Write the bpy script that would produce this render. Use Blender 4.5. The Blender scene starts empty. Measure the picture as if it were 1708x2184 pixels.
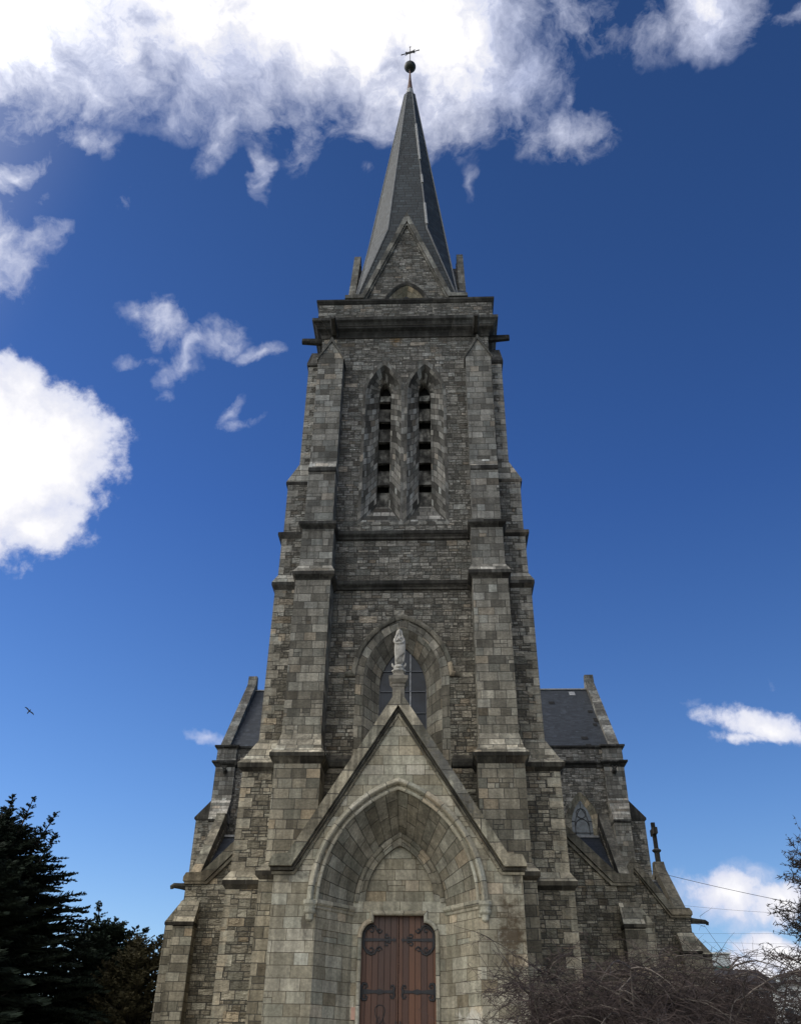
import bpy, math, random
from mathutils import Vector, Matrix
from mathutils.geometry import tessellate_polygon
random.seed(7)
R = math.radians
C = bpy.context.scene.collection
scene = bpy.context.scene

# ------------------------------------------------------------------ camera
cam_d = bpy.data.cameras.new("camera")
cam = bpy.data.objects.new("camera", cam_d); C.objects.link(cam)
scene.camera = cam
YAW, PITCH, ROLL = R(2.5), R(33.5), R(0.7)
fwd = Vector((-math.sin(YAW)*math.cos(PITCH), math.cos(YAW)*math.cos(PITCH), math.sin(PITCH)))
rt = Vector((math.cos(YAW), math.sin(YAW), 0)); up = rt.cross(fwd)
rt2 = rt*math.cos(ROLL)+up*math.sin(ROLL); up2 = -rt*math.sin(ROLL)+up*math.cos(ROLL)
CAMP = Vector((1.26, -36.0, 1.6))
cam.matrix_world = Matrix(((rt2.x, up2.x, -fwd.x, CAMP.x), (rt2.y, up2.y, -fwd.y, CAMP.y), (rt2.z, up2.z, -fwd.z, CAMP.z), (0, 0, 0, 1)))
cam_d.sensor_fit = 'HORIZONTAL'; cam_d.sensor_width = 36.0; cam_d.lens = 38.86
cam_d.clip_start = 0.1; cam_d.clip_end = 4000

# ------------------------------------------------------------------ exposure, sun
scene.view_settings.view_transform = 'Standard'
scene.view_settings.look = 'None'
scene.view_settings.exposure = 0.0
scene.view_settings.gamma = 1.0
scene.view_settings.use_curve_mapping = False
SUN_EL, SUN_AZ = R(46), R(-86)      # azimuth from +Y towards +X (negative: to the left)
sd = bpy.data.lights.new("sun", 'SUN'); sd.energy = 1.5; sd.angle = R(14); sd.color = (1.0, .95, .88)
so = bpy.data.objects.new("sun", sd); C.objects.link(so)
sun_dir = Vector((math.sin(SUN_AZ)*math.cos(SUN_EL), math.cos(SUN_AZ)*math.cos(SUN_EL), math.sin(SUN_EL)))
so.rotation_euler = sun_dir.to_track_quat('Z', 'Y').to_euler()

# ------------------------------------------------------------------ node helpers
class NT:
    def __init__(s, tree): s.t = tree; s.n = tree.nodes; s.l = tree.links
    def node(s, typ, **kw):
        n = s.n.new(typ)
        for k, v in kw.items(): setattr(n, k, v)
        return n
    def set(s, sock, v):
        if isinstance(v, bpy.types.NodeSocket): s.l.new(v, sock)
        elif v is not None: sock.default_value = v
    def m(s, op, a, b=None, c=None, clamp=False):
        n = s.node('ShaderNodeMath', operation=op, use_clamp=clamp)
        s.set(n.inputs[0], a)
        if b is not None: s.set(n.inputs[1], b)
        if c is not None: s.set(n.inputs[2], c)
        return n.outputs[0]
    def vm(s, op, a, b=None, sc=None):
        n = s.node('ShaderNodeVectorMath', operation=op)
        s.set(n.inputs[0], a)
        if b is not None: s.set(n.inputs[1], b)
        if sc is not None: s.set(n.inputs[3], sc)
        return n.outputs['Value'] if op in ('DOT_PRODUCT', 'LENGTH', 'DISTANCE') else n.outputs[0]
    def xyz(s, x, y, z):
        n = s.node('ShaderNodeCombineXYZ'); s.set(n.inputs[0], x); s.set(n.inputs[1], y); s.set(n.inputs[2], z); return n.outputs[0]
    def sep(s, v):
        n = s.node('ShaderNodeSeparateXYZ'); s.set(n.inputs[0], v); return n.outputs
    def smooth(s, x, a, b, lo=0.0, hi=1.0, kind='SMOOTHSTEP'):
        n = s.node('ShaderNodeMapRange', interpolation_type=kind)
        s.set(n.inputs[0], x); s.set(n.inputs[1], a); s.set(n.inputs[2], b); s.set(n.inputs[3], lo); s.set(n.inputs[4], hi)
        return n.outputs[0]
    def noise(s, vec, scale, detail=4, rough=.55, dist=0.0, out=0):
        n = s.node('ShaderNodeTexNoise'); s.set(n.inputs['Vector'], vec); n.inputs['Scale'].default_value = scale
        n.inputs['Detail'].default_value = detail; n.inputs['Roughness'].default_value = rough; n.inputs['Distortion'].default_value = dist
        return n.outputs[out]
    def mix(s, f, a, b, mode='MIX'):
        n = s.node('ShaderNodeMix', data_type='RGBA', blend_type=mode)
        s.set(n.inputs[0], f); s.set(n.inputs[6], a); s.set(n.inputs[7], b); return n.outputs[2]
    def ramp(s, f, stops, interp='LINEAR'):
        n = s.node('ShaderNodeValToRGB'); s.set(n.inputs[0], f); cr = n.color_ramp; cr.interpolation = interp
        while len(cr.elements) < len(stops): cr.elements.new(.5)
        for e, (p, c) in zip(cr.elements, stops): e.position = p; e.color = (c[0], c[1], c[2], 1)
        return n.outputs[0]

# ------------------------------------------------------------------ world: sky with clouds
def px_dir(px, py):
    # direction for a spot of the sky, measured on a 1708 x 2184 print of the photograph
    f = 1843.7
    return (fwd + rt2*((px-854)/f) - up2*((py-1092)/f)).normalized()
CLB = 27.0
world = bpy.data.worlds.new("World"); scene.world = world; world.use_nodes = True
W = NT(world.node_tree); W.n.clear()
sky = W.node('ShaderNodeTexSky', sky_type='NISHITA'); sky.sun_disc = False
sky.sun_elevation = SUN_EL; sky.sun_rotation = SUN_AZ
sky.altitude = 800; sky.air_density = 1.0; sky.dust_density = 0.3; sky.ozone_density = 2.0
tc = W.node('ShaderNodeTexCoord').outputs['Generated']
D0 = W.vm('NORMALIZE', tc)
hs = W.node('ShaderNodeHueSaturation'); hs.inputs['Saturation'].default_value = 1.2; hs.inputs['Value'].default_value = 1.04
W.l.new(sky.outputs[0], hs.inputs['Color'])
zc = W.sep(D0)[2]
tint = W.ramp(zc, [(0.0, (1.35, 1.30, 1.30)), (.25, (1.05, 1.12, 1.34)), (.55, (.68, .80, 1.14)), (.9, (.56, .62, .80))])
skyc = W.mix(1.0, hs.outputs[0], tint, 'MULTIPLY')
# domain warp
w1 = W.noise(D0, 5.0, 5, .55, out=1); w2 = W.noise(D0, 22.0, 4, .6, out=1)
wa = W.vm('SCALE', W.vm('SUBTRACT', w1, (.5, .5, .5)), sc=.11)
wb = W.vm('SCALE', W.vm('SUBTRACT', w2, (.5, .5, .5)), sc=.03)
DW = W.vm('ADD', D0, W.vm('ADD', wa, wb))
DC = W.vm('ADD', D0, W.vm('ADD', W.vm('SCALE', wa, sc=.45), wb))
# (px, py, radius x, radius y, tilt deg, weight)
# (px, py, radius x, radius y, tilt deg, weight): thin torn cloud, then heaped cloud
BL = [(40, 40, 300, 150, -8, 1.2), (420, 50, 330, 170, 0, 1.3), (560, 135, 250, 100, 5, .92), (230, 145, 220, 82, -20, .92), (700, 40, 260, 150, 0, 1.6), (900, 90, 230, 160, 5, 1.35), (800, 190, 150, 90, 0, .85),
      (1040, 40, 150, 100, 0, .75), (1050, 170, 70, 60, 10, .38), (1190, 40, 150, 60, 10, .55), (1515, 45, 95, 75, 15, .85), (1370, 90, 90, 60, 20, .42), (950, 230, 60, 60, 0, .45), (1690, 32, 90, 22, -25, .55),
      (350, 240, 110, 50, -10, .46), (480, 275, 34, 85, 25, .64), (630, 275, 36, 75, 30, .60), (560, 230, 90, 50, 0, .42), (185, 310, 80, 36, 20, .6), (552, 355, 15, 58, 0, .5), (930, 270, 28, 80, 10, .5),
      (1200, 285, 100, 55, 0, .68), (1215, 210, 24, 70, 0, .42), (35, 365, 78, 32, -35, .78), (100, 410, 40, 18, -40, .4), (90, 500, 66, 35, -20, .62), (5, 530, 85, 100, 0, .95), (282, 432, 22, 34, 20, .42),
      (345, 690, 44, 58, -40, .8), (290, 660, 40, 22, 0, .45), (395, 755, 76, 24, -40, .66), (470, 725, 50, 30, -20, .66), (540, 750, 50, 18, -15, .6), (290, 755, 55, 14, 12, .42),
      (470, 880, 26, 50, 30, .5), (490, 905, 60, 14, -12, .42), (350, 835, 28, 16, 0, .38), (745, 378, 26, 16, 20, .35), (1020, 385, 18, 40, -20, .3),
      (1640, 1480, 16, 22, 0, .3), (1475, 1530, 38, 16, 10, .5), (425, 1588, 52, 14, 0, .66), (1530, 1925, 120, 55, 0, .9), (1450, 2140, 200, 60, 0, .9)]
BC = [(-50, 990, 222, 208, 0, 1.6), (110, 960, 140, 150, -38, 1.3), (70, 1110, 120, 80, 10, 1.1), (195, 1010, 72, 62, 0, .8), (30, 830, 90, 80, -30, .9),
      (1650, 1562, 150, 40, 12, .95), (1600, 1585, 90, 26, 0, .7), (1550, 1905, 100, 48, 0, .92), (1660, 1920, 110, 55, 0, .95), (1690, 2035, 120, 42, 10, 1.1), (1610, 2080, 120, 40, 0, 1.0)]
def cloud_field(lst, DW):
    field = None
    for (px, py, rx, ry, tl, wt) in lst:
        d = px_dir(px, py)
        ex = (px_dir(px+10, py)-px_dir(px-10, py)); sc = ex.length/20; ex.normalize()
        ey = ex.cross(d).normalized()*-1
        a = R(tl); e1 = ex*math.cos(a)+ey*math.sin(a); e2 = -ex*math.sin(a)+ey*math.cos(a)
        v = W.vm('SUBTRACT', DW, tuple(d))
        u1 = W.vm('DOT_PRODUCT', v, tuple(e1/(rx*sc))); u2 = W.vm('DOT_PRODUCT', v, tuple(e2/(ry*sc)))
        u3 = W.vm('DOT_PRODUCT', v, tuple(d/(max(rx, ry)*sc*3)))
        L = W.vm('LENGTH', W.xyz(u1, u2, u3))
        fb = W.m('MAXIMUM', W.m('MULTIPLY', W.m('SUBTRACT', 1.0, W.m('MULTIPLY', L, .60)), wt), 0.0)
        field = fb if field is None else W.m('SMOOTH_MAX', field, fb, .12)
    return field
fieldA = cloud_field(BL, DW); fieldC = cloud_field(BC, DC)
nz = W.m('SUBTRACT', W.noise(DW, 9.0, 8, .62), .5)
nf = W.m('SUBTRACT', W.noise(DW, 34.0, 8, .66), .5)
nh = W.m('SUBTRACT', W.noise(D0, 19.0, 10, .62), .5)
nA = W.m('MULTIPLY', W.m('ADD', W.m('MULTIPLY', nz, 1.7), W.m('MULTIPLY', nf, .95)), W.smooth(fieldA, .0, .35))
fldA = W.m('ADD', fieldA, nA)
densA = W.m('POWER', W.smooth(fldA, .16, .88, kind='LINEAR'), 1.15)
fldC = W.m('ADD', fieldC, W.m('MULTIPLY', W.m('ADD', W.m('MULTIPLY', nh, 1.05), W.m('MULTIPLY', nf, .40)), W.smooth(fieldC, .0, .3)))
densC = W.smooth(fldC, .30, .62)
dens = W.m('MAXIMUM', densA, densC)
thick = W.m('MAXIMUM', W.smooth(fldA, .50, 1.45), W.smooth(fldC, .34, 1.25, .25, .92))
shade = W.noise(DW, 6.5, 7, .62)
cl = W.ramp(W.m('ADD', W.m('MULTIPLY', thick, .85), W.m('MULTIPLY', W.m('SUBTRACT', shade, .5), .6)), [(0.0, (.60, .69, .98)), (.22, (.74, .80, 1.0)), (.45, (.93, .96, 1.06)), (.68, (1.16, 1.17, 1.2))])
clv = W.mix(1.0, cl, (9.2, 9.0, 8.9, 1), 'MULTIPLY')
# unseen broken cloud cover behind the camera, added to brighten the shaded facade
ny = W.vm('DOT_PRODUCT', D0, (-.82, -.54, .20))
back = W.m('MULTIPLY', W.smooth(ny, .12, .62), W.smooth(W.noise(D0, 2.6, 6, .6), .36, .52))
final = W.mix(W.m('MAXIMUM', dens, back), skyc, W.mix(back, clv, (CLB*1.02, CLB, CLB*.96, 1)))
bg = W.node('ShaderNodeBackground'); bg.inputs['Strength'].default_value = 0.1
W.l.new(final, bg.inputs['Color'])
wo = W.node('ShaderNodeOutputWorld'); W.l.new(bg.outputs[0], wo.inputs[0])

# ------------------------------------------------------------------ materials
def newmat(name):
    m = bpy.data.materials.new(name); m.use_nodes = True
    T = NT(m.node_tree); b = T.n['Principled BSDF']
    return m, T, b
def masonry_group():
    g = bpy.data.node_groups.new('courses', 'ShaderNodeTree')
    for n, t in (('Vector', 'NodeSocketVector'), ('RowH', 'NodeSocketFloat'), ('Width', 'NodeSocketFloat'), ('Split', 'NodeSocketFloat'), ('Mortar', 'NodeSocketFloat'), ('Rand', 'NodeSocketFloat')):
        g.interface.new_socket(n, in_out='INPUT', socket_type=t)
    for n in ('Id', 'Joint', 'Id2'): g.interface.new_socket(n, in_out='OUTPUT', socket_type='NodeSocketFloat')
    T = NT(g); i = T.node('NodeGroupInput').outputs; o = T.node('NodeGroupOutput').inputs
    wob = T.vm('SCALE', T.vm('SUBTRACT', T.noise(i[0], 2.2, 2, .5, out=1), (.5, .5, .5)), sc=.02)
    uv = T.sep(T.vm('ADD', i[0], wob)); u, v = uv[0], uv[1]
    def vor(w, rnd):
        a = T.node('ShaderNodeTexVoronoi', voronoi_dimensions='1D', feature='F1'); T.set(a.inputs['W'], w); a.inputs['Scale'].default_value = 1.0; T.set(a.inputs['Randomness'], rnd)
        e = T.node('ShaderNodeTexVoronoi', voronoi_dimensions='1D', feature='DISTANCE_TO_EDGE'); T.set(e.inputs['W'], w); e.inputs['Scale'].default_value = 1.0; T.set(e.inputs['Randomness'], rnd)
        c = T.node('ShaderNodeSeparateColor'); T.l.new(a.outputs['Color'], c.inputs[0])
        return c.outputs, e.outputs['Distance'], a.outputs['W']
    vr = T.m('DIVIDE', v, i[1])
    rc, re, rw = vor(vr, i[5])
    redge = T.m('MULTIPLY', re, i[1])
    wr = T.m('MULTIPLY', i[2], T.m('MULTIPLY_ADD', rc[1], .7, .7))
    uu = T.m('ADD', T.m('DIVIDE', u, wr), T.m('MULTIPLY', rc[0], 173.0))
    bc, be, bw = vor(uu, .8)
    bedge = T.m('MULTIPLY', be, wr)
    issplit = T.m('LESS_THAN', bc[2], i[3])
    sub = T.m('GREATER_THAN', vr, rw)
    sedge = T.m('MULTIPLY', T.m('ABSOLUTE', T.m('SUBTRACT', vr, rw)), i[1])
    us = T.m('ADD', T.m('DIVIDE', u, T.m('MULTIPLY', i[2], .85)), T.m('ADD', T.m('MULTIPLY', rc[0], 391.0), T.m('MULTIPLY', sub, 57.3)))
    sc_, se, sw = vor(us, .8)
    sedge2 = T.m('MULTIPLY', se, T.m('MULTIPLY', i[2], .85))
    e0 = T.m('MINIMUM', redge, bedge)
    e1 = T.m('MINIMUM', e0, T.m('MINIMUM', sedge, sedge2))
    edge = T.m('ADD', T.m('MULTIPLY', e0, T.m('SUBTRACT', 1.0, issplit)), T.m('MULTIPLY', e1, issplit))
    joint = T.smooth(edge, T.m('MULTIPLY', i[4], .45), T.m('MULTIPLY', i[4], 1.25))
    idv = T.m('FRACT', T.m('ADD', T.m('MULTIPLY', bc[0], 7.31), T.m('MULTIPLY', issplit, T.m('ADD', T.m('MULTIPLY', sc_[0], 5.77), T.m('MULTIPLY', sub, .41)))))
    id2 = T.m('FRACT', T.m('ADD', T.m('MULTIPLY', idv, 13.7), bc[1]))
    T.set(o[0], idv); T.set(o[1], joint); T.set(o[2], id2)
    return g
MG = masonry_group()
def courses(T, vec, rowh, width, split, mortar, rnd):
    n = T.node('ShaderNodeGroup'); n.node_tree = MG
    T.set(n.inputs[0], vec); n.inputs[1].default_value = rowh; n.inputs[2].default_value = width
    n.inputs[3].default_value = split; n.inputs[4].default_value = mortar; n.inputs[5].default_value = rnd
    return n.outputs
ASH = [(0, (.085, .083, .076)), (.18, (.14, .137, .126)), (.5, (.19, .186, .171)), (.78, (.228, .223, .206)), (1, (.30, .295, .275))]
RUB = [(0, (.125, .121, .111)), (.22, (.19, .185, .169)), (.55, (.26, .253, .233)), (.8, (.335, .326, .302)), (1, (.45, .44, .41))]
WARM = [(0, (.24, .215, .155)), (.2, (.31, .28, .205)), (.6, (.36, .328, .245)), (.85, (.40, .367, .28)), (1, (.45, .415, .33))]
DARK = [(0, (.026, .025, .023)), (.5, (.050, .049, .046)), (1, (.10, .098, .092))]
def stone(name, rowh=.34, width=.52, split=.06, mortar=.012, rnd=.25, ramp=ASH, bump=.35, face=.3, warm=True, quoin=False, gain=1.0, mortarcol=(.075, .070, .060), stains=(), stain=.5):
    m, T, b = newmat(name)
    uvn = T.node('ShaderNodeUVMap', uv_map='UVMap').outputs[0]
    pos = T.node('ShaderNodeNewGeometry').outputs['Position']
    o = courses(T, uvn, rowh, width, split, mortar, rnd)
    idv, jt, id2 = o[0], o[1], o[2]
    rough_face = face
    if quoin:
        q = courses(T, uvn, .33, .6, 0.0, .012, .15)
        eu = T.sep(T.node('ShaderNodeUVMap', uv_map='edge').outputs[0])
        par = T.m('GREATER_THAN', T.m('FRACT', T.m('MULTIPLY', q[0], 3.3)), .5)
        # quoin courses alternate long and short by course
        row = T.m('FLOOR', T.m('DIVIDE', T.sep(uvn)[1], .36))
        alt = T.m('MODULO', T.m('ABSOLUTE', row), 2.0)
        isq = T.m('LESS_THAN', eu[0], T.m('MULTIPLY_ADD', alt, .26, .24))
        qj0 = T.m('MULTIPLY', T.m('ABSOLUTE', T.m('SUBTRACT', T.m('FRACT', T.m('DIVIDE', T.sep(uvn)[1], .36)), .5)), 2.0)
        qjoint = T.m('MULTIPLY', T.smooth(qj0, .93, .985, 1.0, 0.0), T.smooth(T.m('ABSOLUTE', T.m('SUBTRACT', eu[0], T.m('MULTIPLY_ADD', alt, .26, .24))), .004, .014))
        wn = T.node('ShaderNodeTexWhiteNoise', noise_dimensions='2D'); T.set(wn.inputs[0], T.xyz(row, T.m('FLOOR', eu[1]), 0.0))
        inv = T.m('SUBTRACT', 1.0, isq)
        idv = T.m('ADD', T.m('MULTIPLY', idv, inv), T.m('MULTIPLY', T.m('MULTIPLY_ADD', wn.outputs[0], .6, .2), isq))
        jt = T.m('ADD', T.m('MULTIPLY', jt, inv), T.m('MULTIPLY', qjoint, isq))
        rough_face = T.m('MULTIPLY_ADD', isq, -face*.75, face)
    base = T.ramp(idv, ramp)
    hue = T.ramp(id2, [(0, (1.10, .98, .86)), (.08, (1.0, 1.0, 1.0)), (.5, (1.0, .985, .96)), (.9, (.97, 1.0, 1.02)), (1, (.94, .99, 1.01))])
    col = T.mix(1.0, base, hue, 'MULTIPLY')
    n1 = T.noise(pos, 1.1, 5, .6); n2 = T.noise(pos, 13.0, 5, .65)
    streak = T.noise(T.vm('MULTIPLY', pos, (5.0, 5.0, .35)), 1.0, 4, .6)
    f1 = T.smooth(n1, .3, .72, 1.0-stain*.55, 1.0+stain*.25)
    f2 = T.smooth(n2, .25, .78, .74, 1.26)
    f3 = T.smooth(streak, .38, .66, 1.0-stain*.5, 1.06)
    g = T.m('MULTIPLY', T.m('MULTIPLY', f1, f2), T.m('MULTIPLY', f3, gain))
    col = T.mix(1.0, col, T.xyz(g, g, g), 'MULTIPLY')
    pz = T.sep(pos)
    if warm:
        wz = T.smooth(pz[2], 24.0, 5.0)
        col = T.mix(wz, col, T.mix(1.0, col, (1.44, 1.31, 1.04, 1), 'MULTIPLY'))
    for (cx, cy, cz, rx, rz, scol, amt) in stains:
        dd = T.vm('LENGTH', T.vm('MULTIPLY', T.vm('SUBTRACT', pos, (cx, cy, cz)), (1/rx, 1/2.0, 1/rz)))
        k = T.m('MULTIPLY', T.smooth(T.m('ADD', dd, T.m('MULTIPLY', T.m('SUBTRACT', T.noise(pos, 4.6, 7, .72), .5), 3.4)), .15, 1.15, 1.0, 0.0), amt)
        col = T.mix(k, col, scol if amt < 0 else (scol[0], scol[1], scol[2], 1))
    col = T.mix(T.m('SUBTRACT', 1.0, jt), col, (mortarcol[0], mortarcol[1], mortarcol[2], 1))
    T.set(b.inputs['Base Color'], col); b.inputs['Roughness'].default_value = .9
    b.inputs['Specular IOR Level'].default_value = .25
    rk = T.noise(T.vm('MULTIPLY', T.vm('ADD', pos, T.xyz(T.m('MULTIPLY', idv, 31.0), 0.0, T.m('MULTIPLY', idv, 17.0))), (3.2, 3.2, 7.5)), 1.0, 5, .62)
    fine = T.noise(pos, 38.0, 3, .6)
    h = T.m('ADD', T.m('MULTIPLY', jt, .35), T.m('ADD', T.m('MULTIPLY', rk, T.m('MULTIPLY', rough_face, 2.0)), T.m('MULTIPLY', fine, .10)))
    bp = T.node('ShaderNodeBump'); bp.inputs['Strength'].default_value = 1.0; bp.inputs['Distance'].default_value = bump*.22
    T.set(bp.inputs['Height'], T.m('MULTIPLY', h, jt)); T.l.new(bp.outputs[0], b.inputs['Normal'])
    return m
M = {}
rust = (.5, -4.4, 33.0)
M['ashlar'] = stone('ashlar', gain=.9, mortar=.010)
M['rubble'] = stone('rubble', gain=.92, rowh=.27, width=.46, split=.55, mortar=.013, rnd=.55, ramp=RUB, bump=.8, face=1.1, quoin=True, mortarcol=(.062, .058, .050),
                    stains=[(-.45, -4.4, 33.0, .35, .45, (.16, .095, .03), .7)])
M['wallstone'] = stone('wallstone', gain=.92, rowh=.27, width=.46, split=.55, mortar=.013, rnd=.55, ramp=RUB, bump=.8, face=1.1, mortarcol=(.062, .058, .050),
                    stains=[(-.45, -4.4, 33.0, .35, .45, (.16, .095, .03), .7)])
M['portal'] = stone('portal_ashlar', rowh=.33, width=.64, split=0.02, mortar=.007, rnd=.12, ramp=WARM, bump=.22, face=.18, warm=False, stain=.5, mortarcol=(.12, .098, .066),
                    stains=[(3.5, -7.5, 5.3, .5, 1.25, (.060, .040, .022), .9), (3.7, -7.5, 6.9, .3, .45, (.05, .045, .038), .8), (-3.2, -7.5, 7.0, .55, .3, (.07, .066, .055), .7),
                            (2.2, -7.3, 3.15, .38, .32, (.55, .53, .46), .9), (2.8, -7.5, 8.3, .35, .5, (.17, .11, .06), .6), (-2.72, -7.5, 5.6, .15, .5, (.06, .052, .04), .7)])
M['voussoir'] = stone('voussoir', rowh=.42, width=.75, split=0.0, mortar=.010, rnd=.2, ramp=[(0, (.18, .162, .120)), (.5, (.24, .218, .165)), (1, (.33, .302, .235))], bump=.22, face=.15, warm=False, stain=.6, mortarcol=(.055, .048, .036))
M['voussoir_grey'] = stone('voussoir_grey', rowh=.42, width=.6, split=0.0, mortar=.010, rnd=.2, ramp=[(0, (.11, .106, .096)), (.5, (.175, .170, .155)), (1, (.27, .264, .243))], bump=.25, face=.2, warm=True, stain=.6, mortarcol=(.05, .046, .038))
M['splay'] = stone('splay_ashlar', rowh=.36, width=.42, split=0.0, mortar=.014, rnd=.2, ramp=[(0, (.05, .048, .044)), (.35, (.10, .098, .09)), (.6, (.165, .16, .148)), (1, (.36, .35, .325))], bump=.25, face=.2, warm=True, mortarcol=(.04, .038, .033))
M['porch_coping'] = stone('porch_coping', rowh=.75, width=4.0, split=0.0, mortar=.012, rnd=.1, ramp=[(0, (.17, .165, .148)), (.5, (.25, .243, .22)), (1, (.34, .332, .305))], bump=.3, face=.4, warm=True, stain=1.0,
    stains=[(1.9, -7.7, 10.2, 1.3, 2.0, (.10, .10, .095), .7)])
M['frame_stone'] = stone('frame_stone', rowh=.40, width=4.0, split=0.0, mortar=.010, rnd=.2, ramp=[(0, (.075, .072, .066)), (.6, (.125, .121, .112)), (1, (.24, .234, .216))], bump=.25, face=.2, warm=True, stain=.6)
M['louvre'] = stone('louvre', rowh=6.0, width=3.0, split=0.0, mortar=.004, rnd=0.0, ramp=[(0, (.11, .106, .096)), (1, (.24, .232, .21))], bump=.2, face=.2, stain=1.5)
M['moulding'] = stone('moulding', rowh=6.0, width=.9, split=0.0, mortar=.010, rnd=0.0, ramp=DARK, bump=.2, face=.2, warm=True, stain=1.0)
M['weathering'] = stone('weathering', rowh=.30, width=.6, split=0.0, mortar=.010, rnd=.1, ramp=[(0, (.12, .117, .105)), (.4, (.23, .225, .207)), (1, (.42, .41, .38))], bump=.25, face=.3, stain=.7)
M['coping'] = stone('coping', rowh=.75, width=4.0, split=0.0, mortar=.010, rnd=.1, ramp=[(0, (.10, .097, .087)), (.5, (.155, .150, .135)), (1, (.25, .243, .22))], bump=.3, face=.4, warm=True, stain=.8)
M['archmould'] = stone('arch_moulding', rowh=.62, width=4.0, split=0.0, mortar=.010, rnd=.3, ramp=[(0, (.30, .272, .205)), (.5, (.37, .34, .26)), (1, (.43, .40, .32))], bump=.2, face=.15, warm=False, stain=.35)

def slate_mat(name, base=(.028, .033, .040), rowh=.19, lite=1.0):
    m, T, b = newmat(name)
    uvn = T.node('ShaderNodeUVMap', uv_map='UVMap').outputs[0]
    o = courses(T, uvn, rowh, .34 if rowh < .25 else .5, 0.0, .010 if rowh < .25 else .026, .03)
    pos = T.node('ShaderNodeNewGeometry').outputs['Position']
    v = T.ramp(o[0], [(0, tuple(c*.72 for c in base)), (.5, base), (.93, tuple(c*1.25 for c in base)), (.985, tuple(c*1.7 for c in base))])
    g = T.smooth(T.noise(pos, 1.7, 5, .6), .3, .7, .88, 1.12)
    col = T.mix(1.0, v, T.xyz(g, g, g), 'MULTIPLY')
    col = T.mix(T.m('SUBTRACT', 1.0, o[1]), col, (base[0]*.25, base[1]*.25, base[2]*.25, 1))
    T.set(b.inputs['Base Color'], col); b.inputs['Roughness'].default_value = .65; b.inputs['Specular IOR Level'].default_value = .3
    lap = T.m('FRACT', T.m('DIVIDE', T.sep(uvn)[1], rowh))
    bp = T.node('ShaderNodeBump'); bp.inputs['Strength'].default_value = .8; bp.inputs['Distance'].default_value = .03
    T.set(bp.inputs['Height'], T.m('ADD', T.m('MULTIPLY', o[1], .5), T.m('MULTIPLY', o[2], .5))); T.l.new(bp.outputs[0], b.inputs['Normal'])
    return m
M['slate'] = slate_mat('slate')
M['spire_slate'] = slate_mat('spire_slate', base=(.024, .031, .036), rowh=.30)

def plain(name, col, rough=.7, metal=0.0, var=.25, scale=6.0, bump=0.0, spec=.4):
    m, T, b = newmat(name)
    pos = T.node('ShaderNodeNewGeometry').outputs['Position']
    g = T.smooth(T.noise(pos, scale, 5, .6), .3, .7, 1-var, 1+var)
    T.set(b.inputs['Base Color'], T.mix(1.0, (col[0], col[1], col[2], 1), T.xyz(g, g, g), 'MULTIPLY'))
    b.inputs['Roughness'].default_value = rough; b.inputs['Metallic'].default_value = metal; b.inputs['Specular IOR Level'].default_value = spec
    if bump:
        bp = T.node('ShaderNodeBump'); bp.inputs['Distance'].default_value = bump; T.set(bp.inputs['Height'], T.noise(pos, scale*4, 4, .6)); T.l.new(bp.outputs[0], b.inputs['Normal'])
    return m
M['lead'] = plain('lead', (.22, .225, .23), .55, .0)
M['ridge_lead'] = plain('ridge_lead', (.10, .105, .11), .5)
M['copper'] = plain('copper', (.085, .042, .030), .6, .0, .4, 3.0)
M['ball'] = plain('ball_green', (.008, .012, .010), .55, .0, .3, 4.0)
M['iron'] = plain('iron', (.018, .018, .020), .5, .2)
M['statue'] = plain('statue_stone', (.31, .297, .268), .85, 0, .22, 7.0, .01)
M['plinth'] = plain('plinth_stone', (.16, .145, .118), .9, 0, .3, 5.0, .01)
M['glass'] = plain('dark_glazing', (.016, .020, .027), .38, 0, .4, 1.5, spec=.22)
M['leaded'] = plain('leaded_glass', (.085, .098, .108), .4, 0, .3, 5.0)
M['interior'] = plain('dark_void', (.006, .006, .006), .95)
M['bar'] = plain('glazing_bar', (.05, .055, .065), .5)
M['barlight'] = plain('glazing_bar_light', (.45, .46, .48), .5)
M['bark'] = plain('bark', (.045, .036, .030), .95, 0, .4, 5.0)
M['twig'] = plain('twig', (.042, .030, .027), .9, 0, .45, 3.0)
M['twiglight'] = plain('twig_grey', (.10, .085, .072), .9, 0, .4, 4.0)
M['cable'] = plain('cable', (.012, .012, .013), .6)
M['bird'] = plain('feathers', (.012, .012, .014), .8)
M['white'] = plain('white_render', (.62, .62, .60), .8, 0, .1)
M['concrete'] = plain('pale_concrete', (.42, .45, .45), .85, 0, .15)
M['greenband'] = plain('green_metal', (.03, .09, .07), .6)
M['brownwall'] = plain('brown_wall', (.16, .13, .10), .9, 0, .3)
M['darkroof'] = plain('dark_roof', (.045, .04, .038), .85, 0, .3)
M['window'] = plain('window_dark', (.03, .035, .04), .25)
M['pink'] = plain('pink_notice', (.50, .30, .22), .7, 0, .1)
M['lampbody'] = plain('lamp_black', (.012, .012, .012), .5)
def foliage(name, c1, c2):
    m, T, b = newmat(name)
    pos = T.node('ShaderNodeNewGeometry').outputs['Position']
    at = T.node('ShaderNodeAttribute', attribute_name='tone').outputs['Fac']
    n = T.m('ADD', T.m('MULTIPLY', T.noise(pos, 1.3, 3, .6), .6), T.m('MULTIPLY', at, .45))
    T.set(b.inputs['Base Color'], T.ramp(n, [(.25, c1), (.75, c2)])); b.inputs['Roughness'].default_value = .85; b.inputs['Specular IOR Level'].default_value = .15
    return m
M['needle'] = foliage('dark_needles', (.008, .012, .008), (.022, .032, .020))
M['needle2'] = foliage('green_needles', (.012, .020, .012), (.035, .052, .034))
M['needle3'] = foliage('brown_needles', (.025, .024, .012), (.075, .064, .032))
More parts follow.
